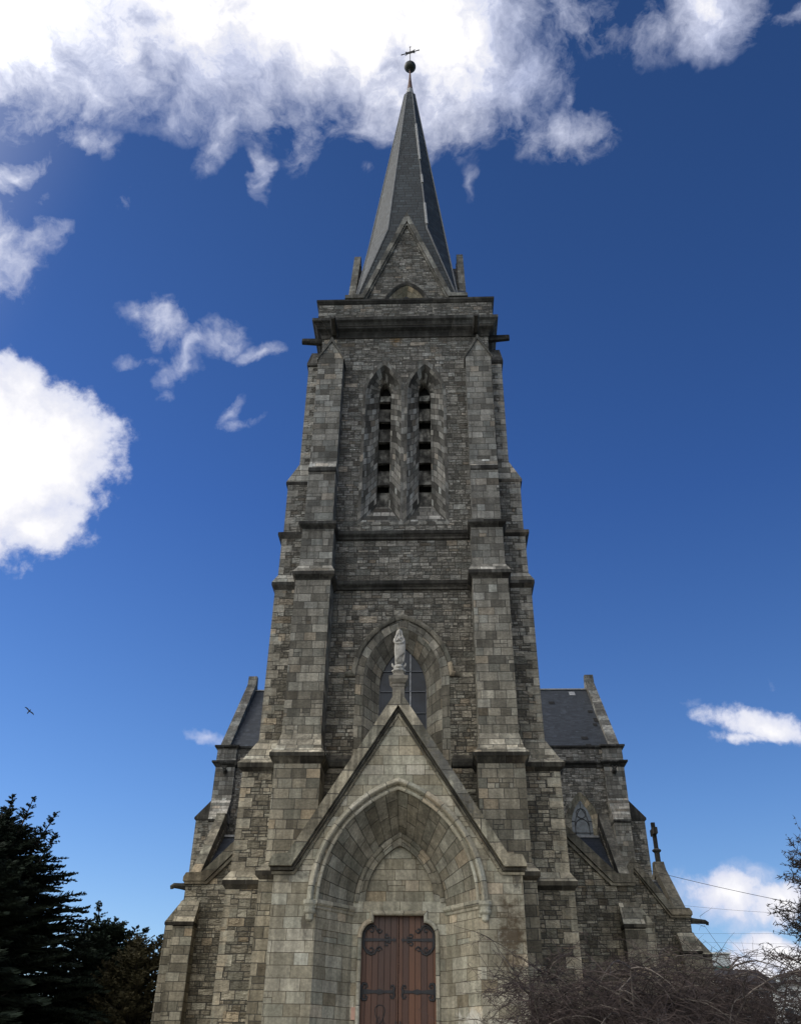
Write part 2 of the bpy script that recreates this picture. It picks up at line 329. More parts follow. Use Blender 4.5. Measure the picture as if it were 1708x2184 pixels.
def wood_mat():
    m, T, b = newmat('door_wood')
    pos = T.node('ShaderNodeNewGeometry').outputs['Position']; p = T.sep(pos)
    pl = T.m('DIVIDE', p[0], .19); idp = T.m('FLOOR', pl)
    wn = T.node('ShaderNodeTexWhiteNoise', noise_dimensions='1D'); T.set(wn.inputs['W'], idp)
    fr = T.m('ABSOLUTE', T.m('SUBTRACT', T.m('FRACT', pl), .5))
    groove = T.smooth(fr, .44, .485, 1.0, 0.0)
    gr = T.noise(T.vm('MULTIPLY', pos, (30, 30, 1.6)), 1.0, 5, .6)
    k = T.m('ADD', T.m('MULTIPLY', wn.outputs[0], .55), T.m('MULTIPLY', gr, .55))
    col = T.ramp(k, [(.2, (.034, .012, .0055)), (.55, (.062, .022, .008)), (.9, (.105, .040, .014))])
    low = T.smooth(T.m('ADD', p[2], T.noise(pos, 2.0)), 6.3, 4.0)
    col = T.mix(T.m('MULTIPLY', low, .35), col, T.mix(1.0, col, (1.7, 1.55, 1.4, 1), 'MULTIPLY'))
    col = T.mix(T.m('MULTIPLY', T.m('SUBTRACT', 1.0, groove), .7), col, (.010, .005, .003, 1))
    T.set(b.inputs['Base Color'], col); b.inputs['Roughness'].default_value = .5
    bp = T.node('ShaderNodeBump'); bp.inputs['Distance'].default_value = .012; T.set(bp.inputs['Height'], T.m('ADD', groove, T.m('MULTIPLY', gr, .2))); T.l.new(bp.outputs[0], b.inputs['Normal'])
    return m
M['wood'] = wood_mat()
def ground_mat():
    m, T, b = newmat('paving')
    pos = T.node('ShaderNodeNewGeometry').outputs['Position']
    o = courses(T, pos, .5, .8, 0.0, .012, .1)
    col = T.ramp(o[0], [(0, (.22, .205, .175)), (1, (.36, .335, .29))])
    col = T.mix(T.m('SUBTRACT', 1.0, o[1]), col, (.08, .07, .06, 1))
    d = T.vm('LENGTH', pos)
    col = T.mix(T.smooth(d, 55.0, 75.0), col, T.ramp(T.noise(pos, .3, 6, .6), [(.3, (.05, .075, .03)), (.7, (.11, .12, .055))]))
    T.set(b.inputs['Base Color'], col); b.inputs['Roughness'].default_value = .9
    return m
M['ground'] = ground_mat()

# ------------------------------------------------------------------ mesh builder
class MB:
    def __init__(s): s.v = []; s.f = []; s.uv = []; s.e = []; s.mi = []; s.tone = []
    def face(s, pts, mat=0, uv=None, edge=None):
        pts = [Vector(p) for p in pts]
        n = Vector((0, 0, 0))
        for i in range(len(pts)):
            a, b = pts[i], pts[(i+1) % len(pts)]
            n += Vector(((a.y-b.y)*(a.z+b.z), (a.z-b.z)*(a.x+b.x), (a.x-b.x)*(a.y+b.y)))
        if n.length < 1e-9: return
        n.normalize()
        if uv is None:
            if abs(n.z) > .999: uv = [(p.x, p.y) for p in pts]
            else:
                t = Vector((0, 0, 1)).cross(n).normalized(); w = n.cross(t)
                off = 0 if abs(n.y) > .9 else (17.3 if n.x > 0 else 31.7)
                uv = [(p.dot(t)+off, p.dot(w)) for p in pts]
        if edge is None: edge = [(9.0, 0.0)]*len(pts)
        i0 = len(s.v); s.v += [tuple(p) for p in pts]; s.f.append(tuple(range(i0, i0+len(pts))))
        s.uv += uv; s.e += edge; s.mi.append(mat)
    def box(s, x0, x1, y0, y1, z0, z1, mat=0, skip=''):
        p = lambda x, y, z: (x, y, z)
        if 'f' not in skip: s.face([p(x0, y0, z0), p(x1, y0, z0), p(x1, y0, z1), p(x0, y0, z1)], mat)
        if 'b' not in skip: s.face([p(x1, y1, z0), p(x0, y1, z0), p(x0, y1, z1), p(x1, y1, z1)], mat)
        if 'l' not in skip: s.face([p(x0, y1, z0), p(x0, y0, z0), p(x0, y0, z1), p(x0, y1, z1)], mat)
        if 'r' not in skip: s.face([p(x1, y0, z0), p(x1, y1, z0), p(x1, y1, z1), p(x1, y0, z1)], mat)
        if 't' not in skip: s.face([p(x0, y0, z1), p(x1, y0, z1), p(x1, y1, z1), p(x0, y1, z1)], mat)
        if 'd' not in skip: s.face([p(x0, y1, z0), p(x1, y1, z0), p(x1, y0, z0), p(x0, y0, z0)], mat)
    def prism_y(s, poly, y0, y1, mat=0, side=None, caps='fb'):
        # poly in (x, z), counter-clockwise seen from the front (-Y)
        side = mat if side is None else side
        if 'f' in caps: s.poly(poly, y0, mat)
        if 'b' in caps: s.poly(poly, y1, mat, flip=True)
        n = len(poly)
        for i in range(n):
            a, b = poly[i], poly[(i+1) % n]
            s.face([(b[0], y0, b[1]), (a[0], y0, a[1]), (a[0], y1, a[1]), (b[0], y1, b[1])], side)
    def prism_x(s, poly, x0, x1, mat=0, side=None):
        # poly in (y, z)
        side = mat if side is None else side
        s.face([(x0, p[0], p[1]) for p in poly], mat); s.face([(x1, p[0], p[1]) for p in reversed(poly)], mat)
        n = len(poly)
        for i in range(n):
            a, b = poly[i], poly[(i+1) % n]
            s.face([(x0, b[0], b[1]), (x0, a[0], a[1]), (x1, a[0], a[1]), (x1, b[0], b[1])], side)
    def poly(s, outer, y, mat=0, holes=(), flip=False):
        loops = [[Vector((p[0], p[1], 0)) for p in outer]]+[[Vector((p[0], p[1], 0)) for p in h] for h in holes]
        flat = [p for l in loops for p in l]
        if not holes and len(outer) <= 4:
            pts = [(p[0], y, p[1]) for p in outer]
            s.face(pts[::-1] if flip else pts, mat); return
        for t in tessellate_polygon(loops):
            q = [flat[i] for i in t]
            area = (q[1].x-q[0].x)*(q[2].y-q[0].y)-(q[2].x-q[0].x)*(q[1].y-q[0].y)
            if (area < 0) != flip: q = q[::-1]
            s.face([(p.x, y, p.y) for p in q], mat)
    def ring(s, A, ya, B, yb, mat=0, closed=False, u0=0.0):
        n = len(A); acc = 0.0; dist = [0.0]
        for i in range(1, n): acc += math.hypot(A[i][0]-A[i-1][0], A[i][1]-A[i-1][1]); dist.append(acc)
        for i in range(n-1 if not closed else n):
            j = (i+1) % n
            a0, a1, b0, b1 = A[i], A[j], B[i], B[j]
            w0 = math.hypot(math.hypot(a0[0]-b0[0], a0[1]-b0[1]), ya-yb)
            v0 = dist[i]; v1 = dist[j] if j else acc+math.hypot(A[0][0]-A[-1][0], A[0][1]-A[-1][1])
            s.face([(a0[0], ya, a0[1]), (a1[0], ya, a1[1]), (b1[0], yb, b1[1]), (b0[0], yb, b0[1])], mat,
                   uv=[(u0, v0), (u0, v1), (u0+w0, v1), (u0+w0, v0)])
    def sweep_xz(s, path, prof, y0, mat=0):
        # prof: (offset along outward normal, y offset)
        n = len(path); nr = []
        for i in range(n):
            a = Vector(path[max(i-1, 0)]); b = Vector(path[i]); c = Vector(path[min(i+1, n-1)])
            t1 = (b-a).normalized() if i > 0 else (c-b).normalized(); t2 = (c-b).normalized() if i < n-1 else t1
            n1 = Vector((-t1.y, t1.x)); n2 = Vector((-t2.y, t2.x)); k = n1+n2
            k = k.normalized()/max(.35, k.normalized().dot(n1)); nr.append(k)
        P = [[(path[i][0]+nr[i].x*o, y0+yo, path[i][1]+nr[i].y*o) for (o, yo) in prof] for i in range(n)]
        s._skin(P, path, prof, mat)
    def sweep_xy(s, path, prof, mat=0, closed=False):
        # prof: (outward, z)
        n = len(path); P = []
        for i in range(n):
            b = Vector(path[i])
            if closed: a = Vector(path[i-1]); c = Vector(path[(i+1) % n])
            else: a = Vector(path[max(i-1, 0)]); c = Vector(path[min(i+1, n-1)])
            t1 = (b-a).normalized() if (i > 0 or closed) else (c-b).normalized(); t2 = (c-b).normalized() if (i < n-1 or closed) else t1
            n1 = Vector((t1.y, -t1.x)); n2 = Vector((t2.y, -t2.x)); k = (n1+n2).normalized(); k = k/max(.35, k.dot(n1))
            P.append([(b.x+k.x*o, b.y+k.y*o, z) for (o, z) in prof])
        if closed: P.append(P[0]); path = list(path)+[path[0]]
        s._skin(P, path, prof, mat, caps=not closed)
    def _skin(s, P, path, prof, mat, caps=True):
        acc = 0; n = len(P)
        for i in range(n-1):
            L = (Vector(path[i+1])-Vector(path[i])).length; w = 0
            for k in range(len(prof)-1):
                dw = math.hypot(prof[k+1][0]-prof[k][0], prof[k+1][1]-prof[k][1])
                s.face([P[i][k], P[i+1][k], P[i+1][k+1], P[i][k+1]], mat, uv=[(w, acc), (w, acc+L), (w+dw, acc+L), (w+dw, acc)])
                w += dw
            acc += L
        if caps: s.face(P[0], mat); s.face(P[-1][::-1], mat)
    def stack(s, levels, mats, q=False):
        # levels: (z, x0, x1, yf, yb); mats: material index per interval
        for i in range(len(levels)-1):
            z0, a0, b0, f0, k0 = levels[i]; z1, a1, b1, f1, k1 = levels[i+1]; mt = mats[i]
            w = abs(b0-a0)
            ef = [(0, 0), (w, 0), (w, 0), (0, 0)]
            s.face([(a0, f0, z0), (b0, f0, z0), (b1, f1, z1), (a1, f1, z1)], mt, edge=(([(9, 0)]*4) if not q else ([(w, 0), (0, 0), (0, 0), (w, 0)] if q > 0 else [(0, 0), (w, 0), (w, 0), (0, 0)])))
            s.face([(a0, k0, z0), (a0, f0, z0), (a1, f1, z1), (a1, k1, z1)], mt)
            s.face([(b0, f0, z0), (b0, k0, z0), (b1, k1, z1), (b1, f1, z1)], mt)
            s.face([(b0, k0, z0), (a0, k0, z0), (a1, k1, z1), (b1, k1, z1)], mt)
        z, a, b, f, k = levels[-1]; s.face([(a, f, z), (b, f, z), (b, k, z), (a, k, z)], mats[-1])
    def tube(s, pts, rad, n=6, mat=0, closed=False, flat=None):
        pts = [Vector(p) for p in pts]; m = len(pts); rings = []
        if not hasattr(rad, '__len__'): rad = [rad]*m
        prev = None
        for i in range(m):
            t = (pts[min(i+1, m-1)]-pts[max(i-1, 0)])
            if t.length < 1e-9: t = Vector((0, 0, 1))
            t.normalize()
            ref = prev if prev is not None else (Vector((0, 1, 0)) if abs(t.y) < .9 else Vector((1, 0, 0)))
            a = (ref - t*ref.dot(t)); a.normalize(); prev = a; b = t.cross(a)
            fl = 1.0 if flat is None else flat
            rings.append([pts[i]+(a*math.cos(2*math.pi*k/n)*fl+b*math.sin(2*math.pi*k/n))*rad[i] for k in range(n)])
        i0 = len(s.v)
        for r_ in rings: s.v += [tuple(p) for p in r_]
        for i in range(m-1):
            for k in range(n):
                s.f.append((i0+i*n+k, i0+i*n+(k+1) % n, i0+(i+1)*n+(k+1) % n, i0+(i+1)*n+k)); s.mi.append(mat)
                s.uv += [(0, 0)]*4; s.e += [(9, 0)]*4
        if n > 2 and m > 1:
            for c, rev in ((0, True), (m-1, False)):
                idx = [i0+c*n+k for k in range(n)]
                s.f.append(tuple(idx[::-1] if rev else idx)); s.mi.append(mat); s.uv += [(0, 0)]*n; s.e += [(9, 0)]*n
    def lathe(s, prof, cx, cy, n=24, mat=0, sx=1.0, sy=1.0):
        i0 = len(s.v)
        for (r, z) in prof:
            for k in range(n): a = 2*math.pi*k/n; s.v.append((cx+r*math.cos(a)*sx, cy+r*math.sin(a)*sy, z))
        for i in range(len(prof)-1):
            for k in range(n):
                s.f.append((i0+i*n+k, i0+i*n+(k+1) % n, i0+(i+1)*n+(k+1) % n, i0+(i+1)*n+k)); s.mi.append(mat); s.uv += [(0, 0)]*4; s.e += [(9, 0)]*4
    def build(s, name, mats, parent=None, label=None, smooth=False, loc=None):
        if not isinstance(mats, (list, tuple)): mats = [mats]
        me = bpy.data.meshes.new(name); me.from_pydata(s.v, [], s.f)
        if s.uv and len(s.uv) == len(me.loops):
            u = me.uv_layers.new(name='UVMap'); u.data.foreach_set('uv', [c for p in s.uv for c in p])
            if any(e[0] < 8.9 for e in s.e):
                e = me.uv_layers.new(name='edge'); e.data.foreach_set('uv', [float(c) for p in s.e for c in p])
            elif mats[0] is M.get('rubble'):
                e = me.uv_layers.new(name='edge'); e.data.foreach_set('uv', [9.0, 0.0]*len(s.e))
        for mt in mats: me.materials.append(mt)
        me.polygons.foreach_set('material_index', s.mi)
        if smooth: me.polygons.foreach_set('use_smooth', [True]*len(me.polygons))
        if s.tone:
            at = me.attributes.new('tone', 'FLOAT', 'FACE'); at.data.foreach_set('value', s.tone)
        me.update()
        o = bpy.data.objects.new(name, me); C.objects.link(o)
        if parent is not None: o.parent = parent
        if label: o['label'] = label
        return o
def tag(o, label=None, cat=None, group=None, kind=None):
    if label: o['label'] = label
    if cat: o['category'] = cat
    if group: o['group'] = group
    if kind: o['kind'] = kind
    return o
def empty(name, loc=(0, 0, 0)):
    o = bpy.data.objects.new(name, None); C.objects.link(o); o.location = loc; return o

def parch(cx, w, zs, h, n=9):
    Rr = (w*w+h*h)/(2*w); th = math.acos(max(-1, min(1, (Rr-w)/Rr)))
    L = [(cx-w+Rr-Rr*math.cos(th*i/n), zs+Rr*math.sin(th*i/n)) for i in range(n+1)]
    return L+[(2*cx-x, z) for x, z in L[-2::-1]]
def outline(cx, w, zb, zs, h, n=9): return [(cx-w, zb)]+parch(cx, w, zs, h, n)+[(cx+w, zb)]

def arc(cx, cz, r, a0, a1, n): return [(cx+r*math.cos(R(a0+(a1-a0)*i/n)), cz+r*math.sin(R(a0+(a1-a0)*i/n))) for i in range(n+1)]

# ================================================================== GROUND
g = MB(); g.face([(-1500, -1500, 0), (1500, -1500, 0), (1500, 1500, 0), (-1500, 1500, 0)])
tag(g.build('ground', M['ground']), kind='structure')

# ================================================================== CHURCH
church = tag(empty('church'), 'tall grey stone gothic church with pointed slate spire above its arched doorway', 'church')

# ---- tower body with its openings
BEL_OUT = [(-2.0, 21.87)]+parch(-1.0, 1.0, 29.3, 2.3)+parch(1.0, 1.0, 29.3, 2.3)[1:]+[(2.0, 21.87)]
WC = .03
NIC_OUT = outline(WC, 1.82, 10.5, 14.8, 2.45)
HW = 4.18
tw = MB()
tw.poly([(-HW, 11.4), (HW, 11.4), (HW, 34.0), (-HW, 34.0)], -4.4, 0, holes=[BEL_OUT, outline(WC, 1.82, 11.42, 14.8, 2.45)])
for x in (-HW, HW): tw.face([(x, 4.2, 0), (x, -4.4, 0), (x, -4.4, 34), (x, 4.2, 34)])
tw.face([(HW, 4.2, 0), (-HW, 4.2, 0), (-HW, 4.2, 34), (HW, 4.2, 34)])
tw.face([(-HW, -4.4, 34), (HW, -4.4, 34), (HW, 4.2, 34), (-HW, 4.2, 34)])
# thicker base storey
tw.poly([(-HW, 0), (HW, 0), (HW, 11.15), (-HW, 11.15)], -4.7, 0, holes=[outline(WC, 1.82, 10.0, 11.0, .02, 1)])
tw.build('tower_wall', M['wallstone'], church)
ins = MB(); ins.box(-3.9, 3.9, -3.2, -3.15, 8, 33.8); ins.build('dark_backing', M['interior'], church)  # near-black sheet behind the louvres, standing in for the unlit inside

# ---- string courses across the front wall
for (z, pr, slope) in ((21.2, .24, .0), (18.75, .24, .0), (11.15, .32, .28)):
    m = MB()
    prof = [(0.0, z-.12), (pr*.35, z-.10), (pr*.45, z-.02), (pr*.9, z+.06), (pr, z+.10), (pr, z+.24), (0.02, z+.30+slope)]
    y0 = -4.4
    if slope:
        for a, b in ((-2.9, WC-1.86), (WC+1.86, 2.9)):
            m = MB(); m.sweep_xy([(a, y0), (b, y0)], prof); m.build('string_course', M['moulding'], church)
    else: m.sweep_xy([(-2.99, y0), (2.99, y0)], prof); m.build('string_course', M['moulding'], church)

# ---- buttresses
def sgn(sx, lv): return [(z, min(sx*a, sx*b), max(sx*a, sx*b), f, k) for (z, a, b, f, k) in lv]
K = -4.3
FB = [(0, 2.75, 4.46, -6.4, K), (7.05, 2.75, 4.46, -6.4, K), (7.1, 2.72, 4.5, -6.46, K), (7.17, 2.68, 4.58, -6.52, K), (7.3, 2.68, 4.58, -6.52, K), (7.65, 2.74, 4.38, -6.0, K),
      (10.93, 2.74, 4.38, -6.0, K), (11.0, 2.70, 4.42, -6.05, K), (11.12, 2.63, 4.49, -6.13, K), (11.16, 2.60, 4.55, -6.18, K), (11.29, 2.60, 4.55, -6.18, K), (11.5, 2.76, 4.40, -5.98, K), (12.15, 2.85, 4.28, -5.6, K),
      (18.5, 2.85, 4.27, -5.6, K), (18.56, 2.82, 4.3, -5.64, K), (18.64, 2.72, 4.36, -5.74, K), (18.68, 2.68, 4.39, -5.79, K), (18.82, 2.68, 4.39, -5.79, K), (19.3, 2.87, 4.21, -5.4, K),
      (21.05, 2.87, 4.20, -5.4, K), (21.1, 2.84, 4.24, -5.44, K), (21.18, 2.77, 4.32, -5.56, K), (21.22, 2.75, 4.35, -5.6, K), (21.35, 2.75, 4.35, -5.6, K), (21.42, 2.96, 4.17, -5.28, K),
      (24.12, 2.97, 4.17, -5.28, K), (24.17, 2.96, 4.18, -5.33, K), (24.36, 2.96, 4.18, -5.33, K), (24.85, 2.97, 4.18, -5.08, K), (31.15, 2.97, 4.2, -5.08, K)]
#        0 ash,1 mould,2 weathering
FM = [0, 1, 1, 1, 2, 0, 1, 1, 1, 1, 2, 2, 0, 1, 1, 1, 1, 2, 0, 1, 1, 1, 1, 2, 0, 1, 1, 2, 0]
SB = [(0, 3.5, 5.86, -4.95, -3.0), (7.0, 3.5, 5.84, -4.95, -3.0), (7.06, 3.5, 5.88, -5.0, -2.97), (7.14, 3.5, 5.95, -5.08, -2.93), (7.28, 3.5, 5.95, -5.08, -2.93), (7.6, 3.5, 5.76, -4.82, -3.0),
      (11.0, 3.5, 5.74, -4.82, -3.0), (11.06, 3.5, 5.8, -4.87, -3.0), (11.14, 3.5, 5.9, -4.96, -3.0), (11.3, 3.5, 5.93, -4.98, -3.0), (11.5, 3.5, 5.76, -4.8, -3.0), (12.3, 3.5, 5.33, -4.43, -3.1),
      (18.7, 3.5, 5.31, -4.42, -3.1), (18.78, 3.5, 5.37, -4.47, -3.1), (18.88, 3.5, 5.45, -4.54, -3.1), (19.02, 3.5, 5.45, -4.54, -3.1), (19.4, 3.5, 5.24, -4.42, -3.1),
      (21.2, 3.5, 5.23, -4.42, -3.1), (21.26, 3.5, 5.3, -4.47, -3.1), (21.34, 3.5, 5.40, -4.53, -3.1), (21.48, 3.5, 5.40, -4.53, -3.1), (21.56, 3.5, 5.19, -4.42, -3.1),
      (24.05, 3.5, 5.2, -4.42, -3.1), (24.1, 3.5, 5.29, -4.44, -3.1), (24.22, 3.5, 5.29, -4.44, -3.1), (25.2, 3.5, 4.76, -4.42, -3.1), (31.2, 3.5, 4.76, -4.42, -3.1),
      (31.26, 3.5, 4.84, -4.5, -3.02), (31.4, 3.5, 4.84, -4.5, -3.02), (32.75, 3.5, 4.78, -3.8, -3.72)]
SM = [0, 1, 1, 1, 2, 0, 1, 1, 1, 2, 2, 0, 1, 1, 1, 2, 0, 1, 1, 1, 1, 0, 1, 1, 2, 0, 1, 1, 1]
for sx in (-1, 1):
    side = 'left' if sx < 0 else 'right'
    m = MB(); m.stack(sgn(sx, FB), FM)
    # gablet on top
    a, b = sorted((sx*2.97, sx*4.2)); cx = (a+b)/2
    m.prism_y([(a, 31.15), (b, 31.15), (cx, 32.38)], -5.08, -4.3, 0, 1)
    bt = m.build('buttress', [M['ashlar'], M['moulding'], M['weathering']], church)
    m = MB()
    m.prism_y([(a-.07, 31.08), (a-.05, 31.0), (cx, 32.24), (b+.05, 31.0), (b+.07, 31.08), (cx, 32.54)], -5.16, -4.3)
    m.build('coping', M['coping'], bt)
    m = MB(); m.stack(sgn(sx, SB), SM, q=sx)
    m.build('buttress', [M['rubble'], M['moulding'], M['weathering']], church)

# ---- cornice, parapet and square base of the spire
m = MB(); sq = lambda h, y0=-4.4, y1=4.2: [(-h, y1), (-h, y0), (h, y0), (h, y1)]
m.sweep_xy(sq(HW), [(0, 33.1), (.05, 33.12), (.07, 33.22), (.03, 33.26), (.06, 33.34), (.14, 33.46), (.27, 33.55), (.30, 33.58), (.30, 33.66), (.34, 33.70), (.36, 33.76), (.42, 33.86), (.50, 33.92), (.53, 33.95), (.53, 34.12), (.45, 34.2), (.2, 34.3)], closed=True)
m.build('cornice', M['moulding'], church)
m = MB(); m.box(-4.46, 4.46, -4.66, 4.46, 34.0, 35.36); m.build('parapet', M['wallstone'], church)
m = MB(); m.sweep_xy(sq(4.46, -4.66, 4.46), [(-.3, 35.3), (0, 35.3), (.04, 35.33), (.10, 35.42), (.13, 35.45), (.13, 35.58), (0, 35.68), (-.4, 35.76)], closed=True)
m.box(-4.2, 4.2, -4.4, 4.2, 35.3, 35.7); m.build('parapet_coping', M['moulding'], church)
m = MB()
GA = outline(0, 1.22, 35.3, 36.5, 1.98); 
m.box(-3.22, 3.22, -3.22, 3.22, 34.5, 37.15, skip='f')
m.poly([(-3.22, 35.0), (3.22, 35.0), (3.22, 37.15), (2.35, 37.15), (0.0, 43.75), (-2.35, 37.15), (-3.22, 37.15)], -3.22, 0, holes=[outline(0, 1.08, 35.2, 36.5, 1.8)])
for sx in (-1, 1):   # side gables
    m.prism_x([(-2.35, 37.1), (2.35, 37.1), (0, 43.75)], *sorted((sx*3.22, sx*2.9)))
m.prism_y([(-2.35, 37.1), (2.35, 37.1), (0, 43.75)], 2.9, 3.22)
gw = m.build('gable_wall', M['wallstone'], church)
m = MB()
for s_, y in ((1, -3.22),):
    o_ = outline(0, 1.08, 35.2, 36.5, 1.8); i_ = outline(0, .28, 35.2, 36.6, .62)
    m.ring(o_, -3.24, i_, -2.55, 0)
m.build('arch_splay', M['voussoir'], gw)
m = MB(); m.sweep_xz(outline(0, 1.08, 35.2, 36.5, 1.8), [(0, 0), (0, -.05), (.06, -.09), (.12, -.13), (.18, -.13), (.24, -.05), (.26, 0)], -3.22); m.build('hood_mould', M['moulding'], gw)
m = MB(); m.poly(outline(0, .29, 35.2, 36.6, .64), -2.54); m.build('recess_back', M['interior'], gw)
def gable_coping(mb, half, zf, zt, foot, y0, y1, th, kn=.0):
    # raked coping: outer outline minus inner outline, in the (x, z) plane
    sl = (zt-zf)/half; L = math.hypot(1, sl); dz = th*L
    P = [(-foot, zf-.02), (-half+.0, zf-.02), (0, zt), (half, zf-.02), (foot, zf-.02), (foot, zf+.22), (half+.12, zf+.24), (0, zt+dz), (-half-.12, zf+.24), (-foot, zf+.22)]
    return P
m = MB()
P = [(-3.32, 37.15), (-2.28, 37.15), (0, 43.55), (2.28, 37.15), (3.32, 37.15), (3.32, 37.40), (2.42, 37.44), (0.0, 44.35), (-2.42, 37.44), (-3.32, 37.40)]
def copz(mb, P, y0, y1, mat=0): mb.prism_y(P, y0, y1, mat)
copz(m, P, -3.44, -2.86)
Pm = [(-3.27, 37.05), (-2.2, 37.05), (0, 43.3), (2.2, 37.05), (3.27, 37.05), (3.27, 37.14), (2.27, 37.14), (0, 43.54), (-2.27, 37.14), (-3.27, 37.14)]
copz(m, Pm, -3.34, -3.2)
m.build('gable_coping', M['coping'], church)
for sx in (-1, 1):
    m = MB()
    a, b = sorted((sx*3.34, sx*2.95))
    m.prism_x([(-3.3, 37.15), (-2.3, 37.15), (0, 43.6), (2.3, 37.15), (3.3, 37.15), (3.3, 37.4), (2.42, 37.44), (0.25, 44.2), (.12, 44.45), (-.12, 44.45), (-.25, 44.2), (-2.42, 37.44), (-3.3, 37.4)], a, b)
    m.build('gable_coping', M['coping'], church)
m = MB(); m.prism_y(P, 2.86, 3.44); m.build('gable_coping', M['coping'], church)
m = MB()
m.prism_y([(-2.3, 37.2), (2.3, 37.2), (0, 43.3)], -2.9, 2.9)
m.prism_x([(-2.3, 37.2), (2.3, 37.2), (0, 43.3)], -2.92, 2.92)
m.build('gable_roof', M['slate'], church)

# ---- spire
SP = [(37.3, 2.86, 2.86), (44.2, 2.33, 1.16), (62.0, .37, .185)]
def oct_(a, k): return [(-k, -a), (k, -a), (a, -k), (a, k), (k, a), (-k, a), (-a, k), (-a, -k)]
m = MB()
for (z0, a0, k0), (z1, a1, k1) in zip(SP[:-1], SP[1:]):
    A, B = oct_(a0, k0), oct_(a1, k1)
    for i in range(8):
        j = (i+1) % 8
        if (Vector(A[i])-Vector(A[j])).length < .01: m.face([(*A[i], z0), (*B[j], z1), (*B[i], z1)])
        else: m.face([(*A[i], z0), (*A[j], z0), (*B[j], z1), (*B[i], z1)])
spire = m.build('spire', M['spire_slate'], church)
m = MB()
for i in range(8):
    pts = []
    for (z, a, k) in SP[::-1]:
        p = oct_(a, k)[i]; pts.append((p[0]*1.004, p[1]*1.004, z))
    m.tube(pts, [.035, .055, .055], 5)
m.build('ridge_roll', M['ridge_lead'], spire)
m = MB()
def ridge_pt(z):
    t = (z-44.2)/(62-44.2); a = 2.33+(.37-2.33)*t; k = 1.16+(.185-1.16)*t; return (k*1.01+.015, -a*1.01-.02, z)
for z0, z1 in ((52.2, 57.0), (49.3, 50.3), (44.6, 46.9)):
    m = MB(); m.tube([ridge_pt(z0), ridge_pt(z1)], .085, 5); m.build('lead_patch', M['lead'], spire)
# ---- finial
m = MB(); m.lathe([(.10, 61.9), (.40, 61.92), (.42, 62.0), (.28, 62.06)], 0, 0, 8); m.build('collar', M['iron'], spire)
m = MB(); m.lathe([(.30, 62.0), (.235, 62.85)], 0, 0, 8); m.build('lead_cone', M['lead'], spire)
m = MB(); m.lathe([(.232, 62.8), (.15, 63.6), (.09, 64.4), (.055, 65.2), (.05, 65.6)], 0, 0, 12); m.build('copper_cone', M['copper'], spire, smooth=True)
m = MB(); m.lathe([(max(.002, .44*math.sin(math.pi*i/18)), 65.98-.44*math.cos(math.pi*i/18)) for i in range(19)], 0, 0, 28)
m.lathe([(.09, 65.46), (.13, 65.50), (.1, 65.56)], 0, 0, 12); m.build('ball', M['ball'], spire, smooth=True)
m = MB(); ca, sa = math.cos(R(-14)), math.sin(R(-14))
cr = lambda u, z, d=0: (u*ca-d*sa, u*sa+d*ca, z)
m.tube([(0, 0, 66.35), (0, 0, 68.82)], .03, 6)
m.tube([cr(-.70, 68.0), cr(.70, 68.0)], .042, 6)
for u in (-.70, .70): m.tube([cr(u, 67.9), cr(u, 68.1)], .03, 5)
m.tube([cr(-.07, 68.8), cr(.07, 68.8)], .03, 5)
for u in (-.3, .3): m.tube([cr(u-.04, 68.0), cr(u+.04, 68.0)], .095, 8)
q = .12
for a, b in (((-q, -q), (q, -q)), ((q, -q), (q, q)), ((q, q), (-q, q)), ((-q, q), (-q, -q))): m.tube([cr(a[0], 68.0+a[1]), cr(b[0], 68.0+b[1])], .035, 5)
for dx in (-1, 1):
    for dz in (-1, 1): m.tube([cr(dx*.08, 68+dz*.05), cr(dx*.2, 68+dz*.10), cr(dx*.28, 68+dz*.19), cr(dx*.40, 68+dz*.25)], [.045, .038, .032, .022], 5)
m.build('spire_cross', M['iron'], spire)

# ---- waterspouts of the tower
def spout(p0, p1, drop=.0, r=.14, name='waterspout', mat='moulding'):
    m = MB(); p0 = Vector(p0); p1 = Vector(p1); d = (p1-p0)
    t = d.normalized(); s_ = t.cross(Vector((0, 0, 1))).normalized(); u_ = s_.cross(t)
    prof = [(-1, .75), (-1, -.4), (-.6, -.95), (.6, -.95), (1, -.4), (1, .75), (.6, .75), (.55, .1), (-.55, .1), (-.6, .75)]
    rings = []
    for f, k in ((0, 1.15), (.6, 1.0), (.9, .95), (1, .9)):
        c = p0+d*f; rings.append([c+s_*(a*r*k)+u_*(b*r*k) for a, b in prof])
    for A, B in zip(rings[:-1], rings[1:]):
        for i in range(len(prof)): j = (i+1) % len(prof); m.face([A[i], A[j], B[j], B[i]])
    m.face(rings[-1][::-1]); m.face([p1-s_*r*.5+u_*.02*r, p1+s_*r*.5+u_*.02*r, p1+s_*r*.5-u_*r*.9-t*.01, p1-s_*r*.5-u_*r*.9-t*.01])
    return m.build(name, M[mat], church)
for sx in (-1, 1):
    spout((sx*3.56, -4.45, 33.34), (sx*3.57, -5.62, 33.46), r=.15)
    spout((sx*4.2, -3.95, 33.34), (sx*5.3, -3.95, 33.42), r=.15)

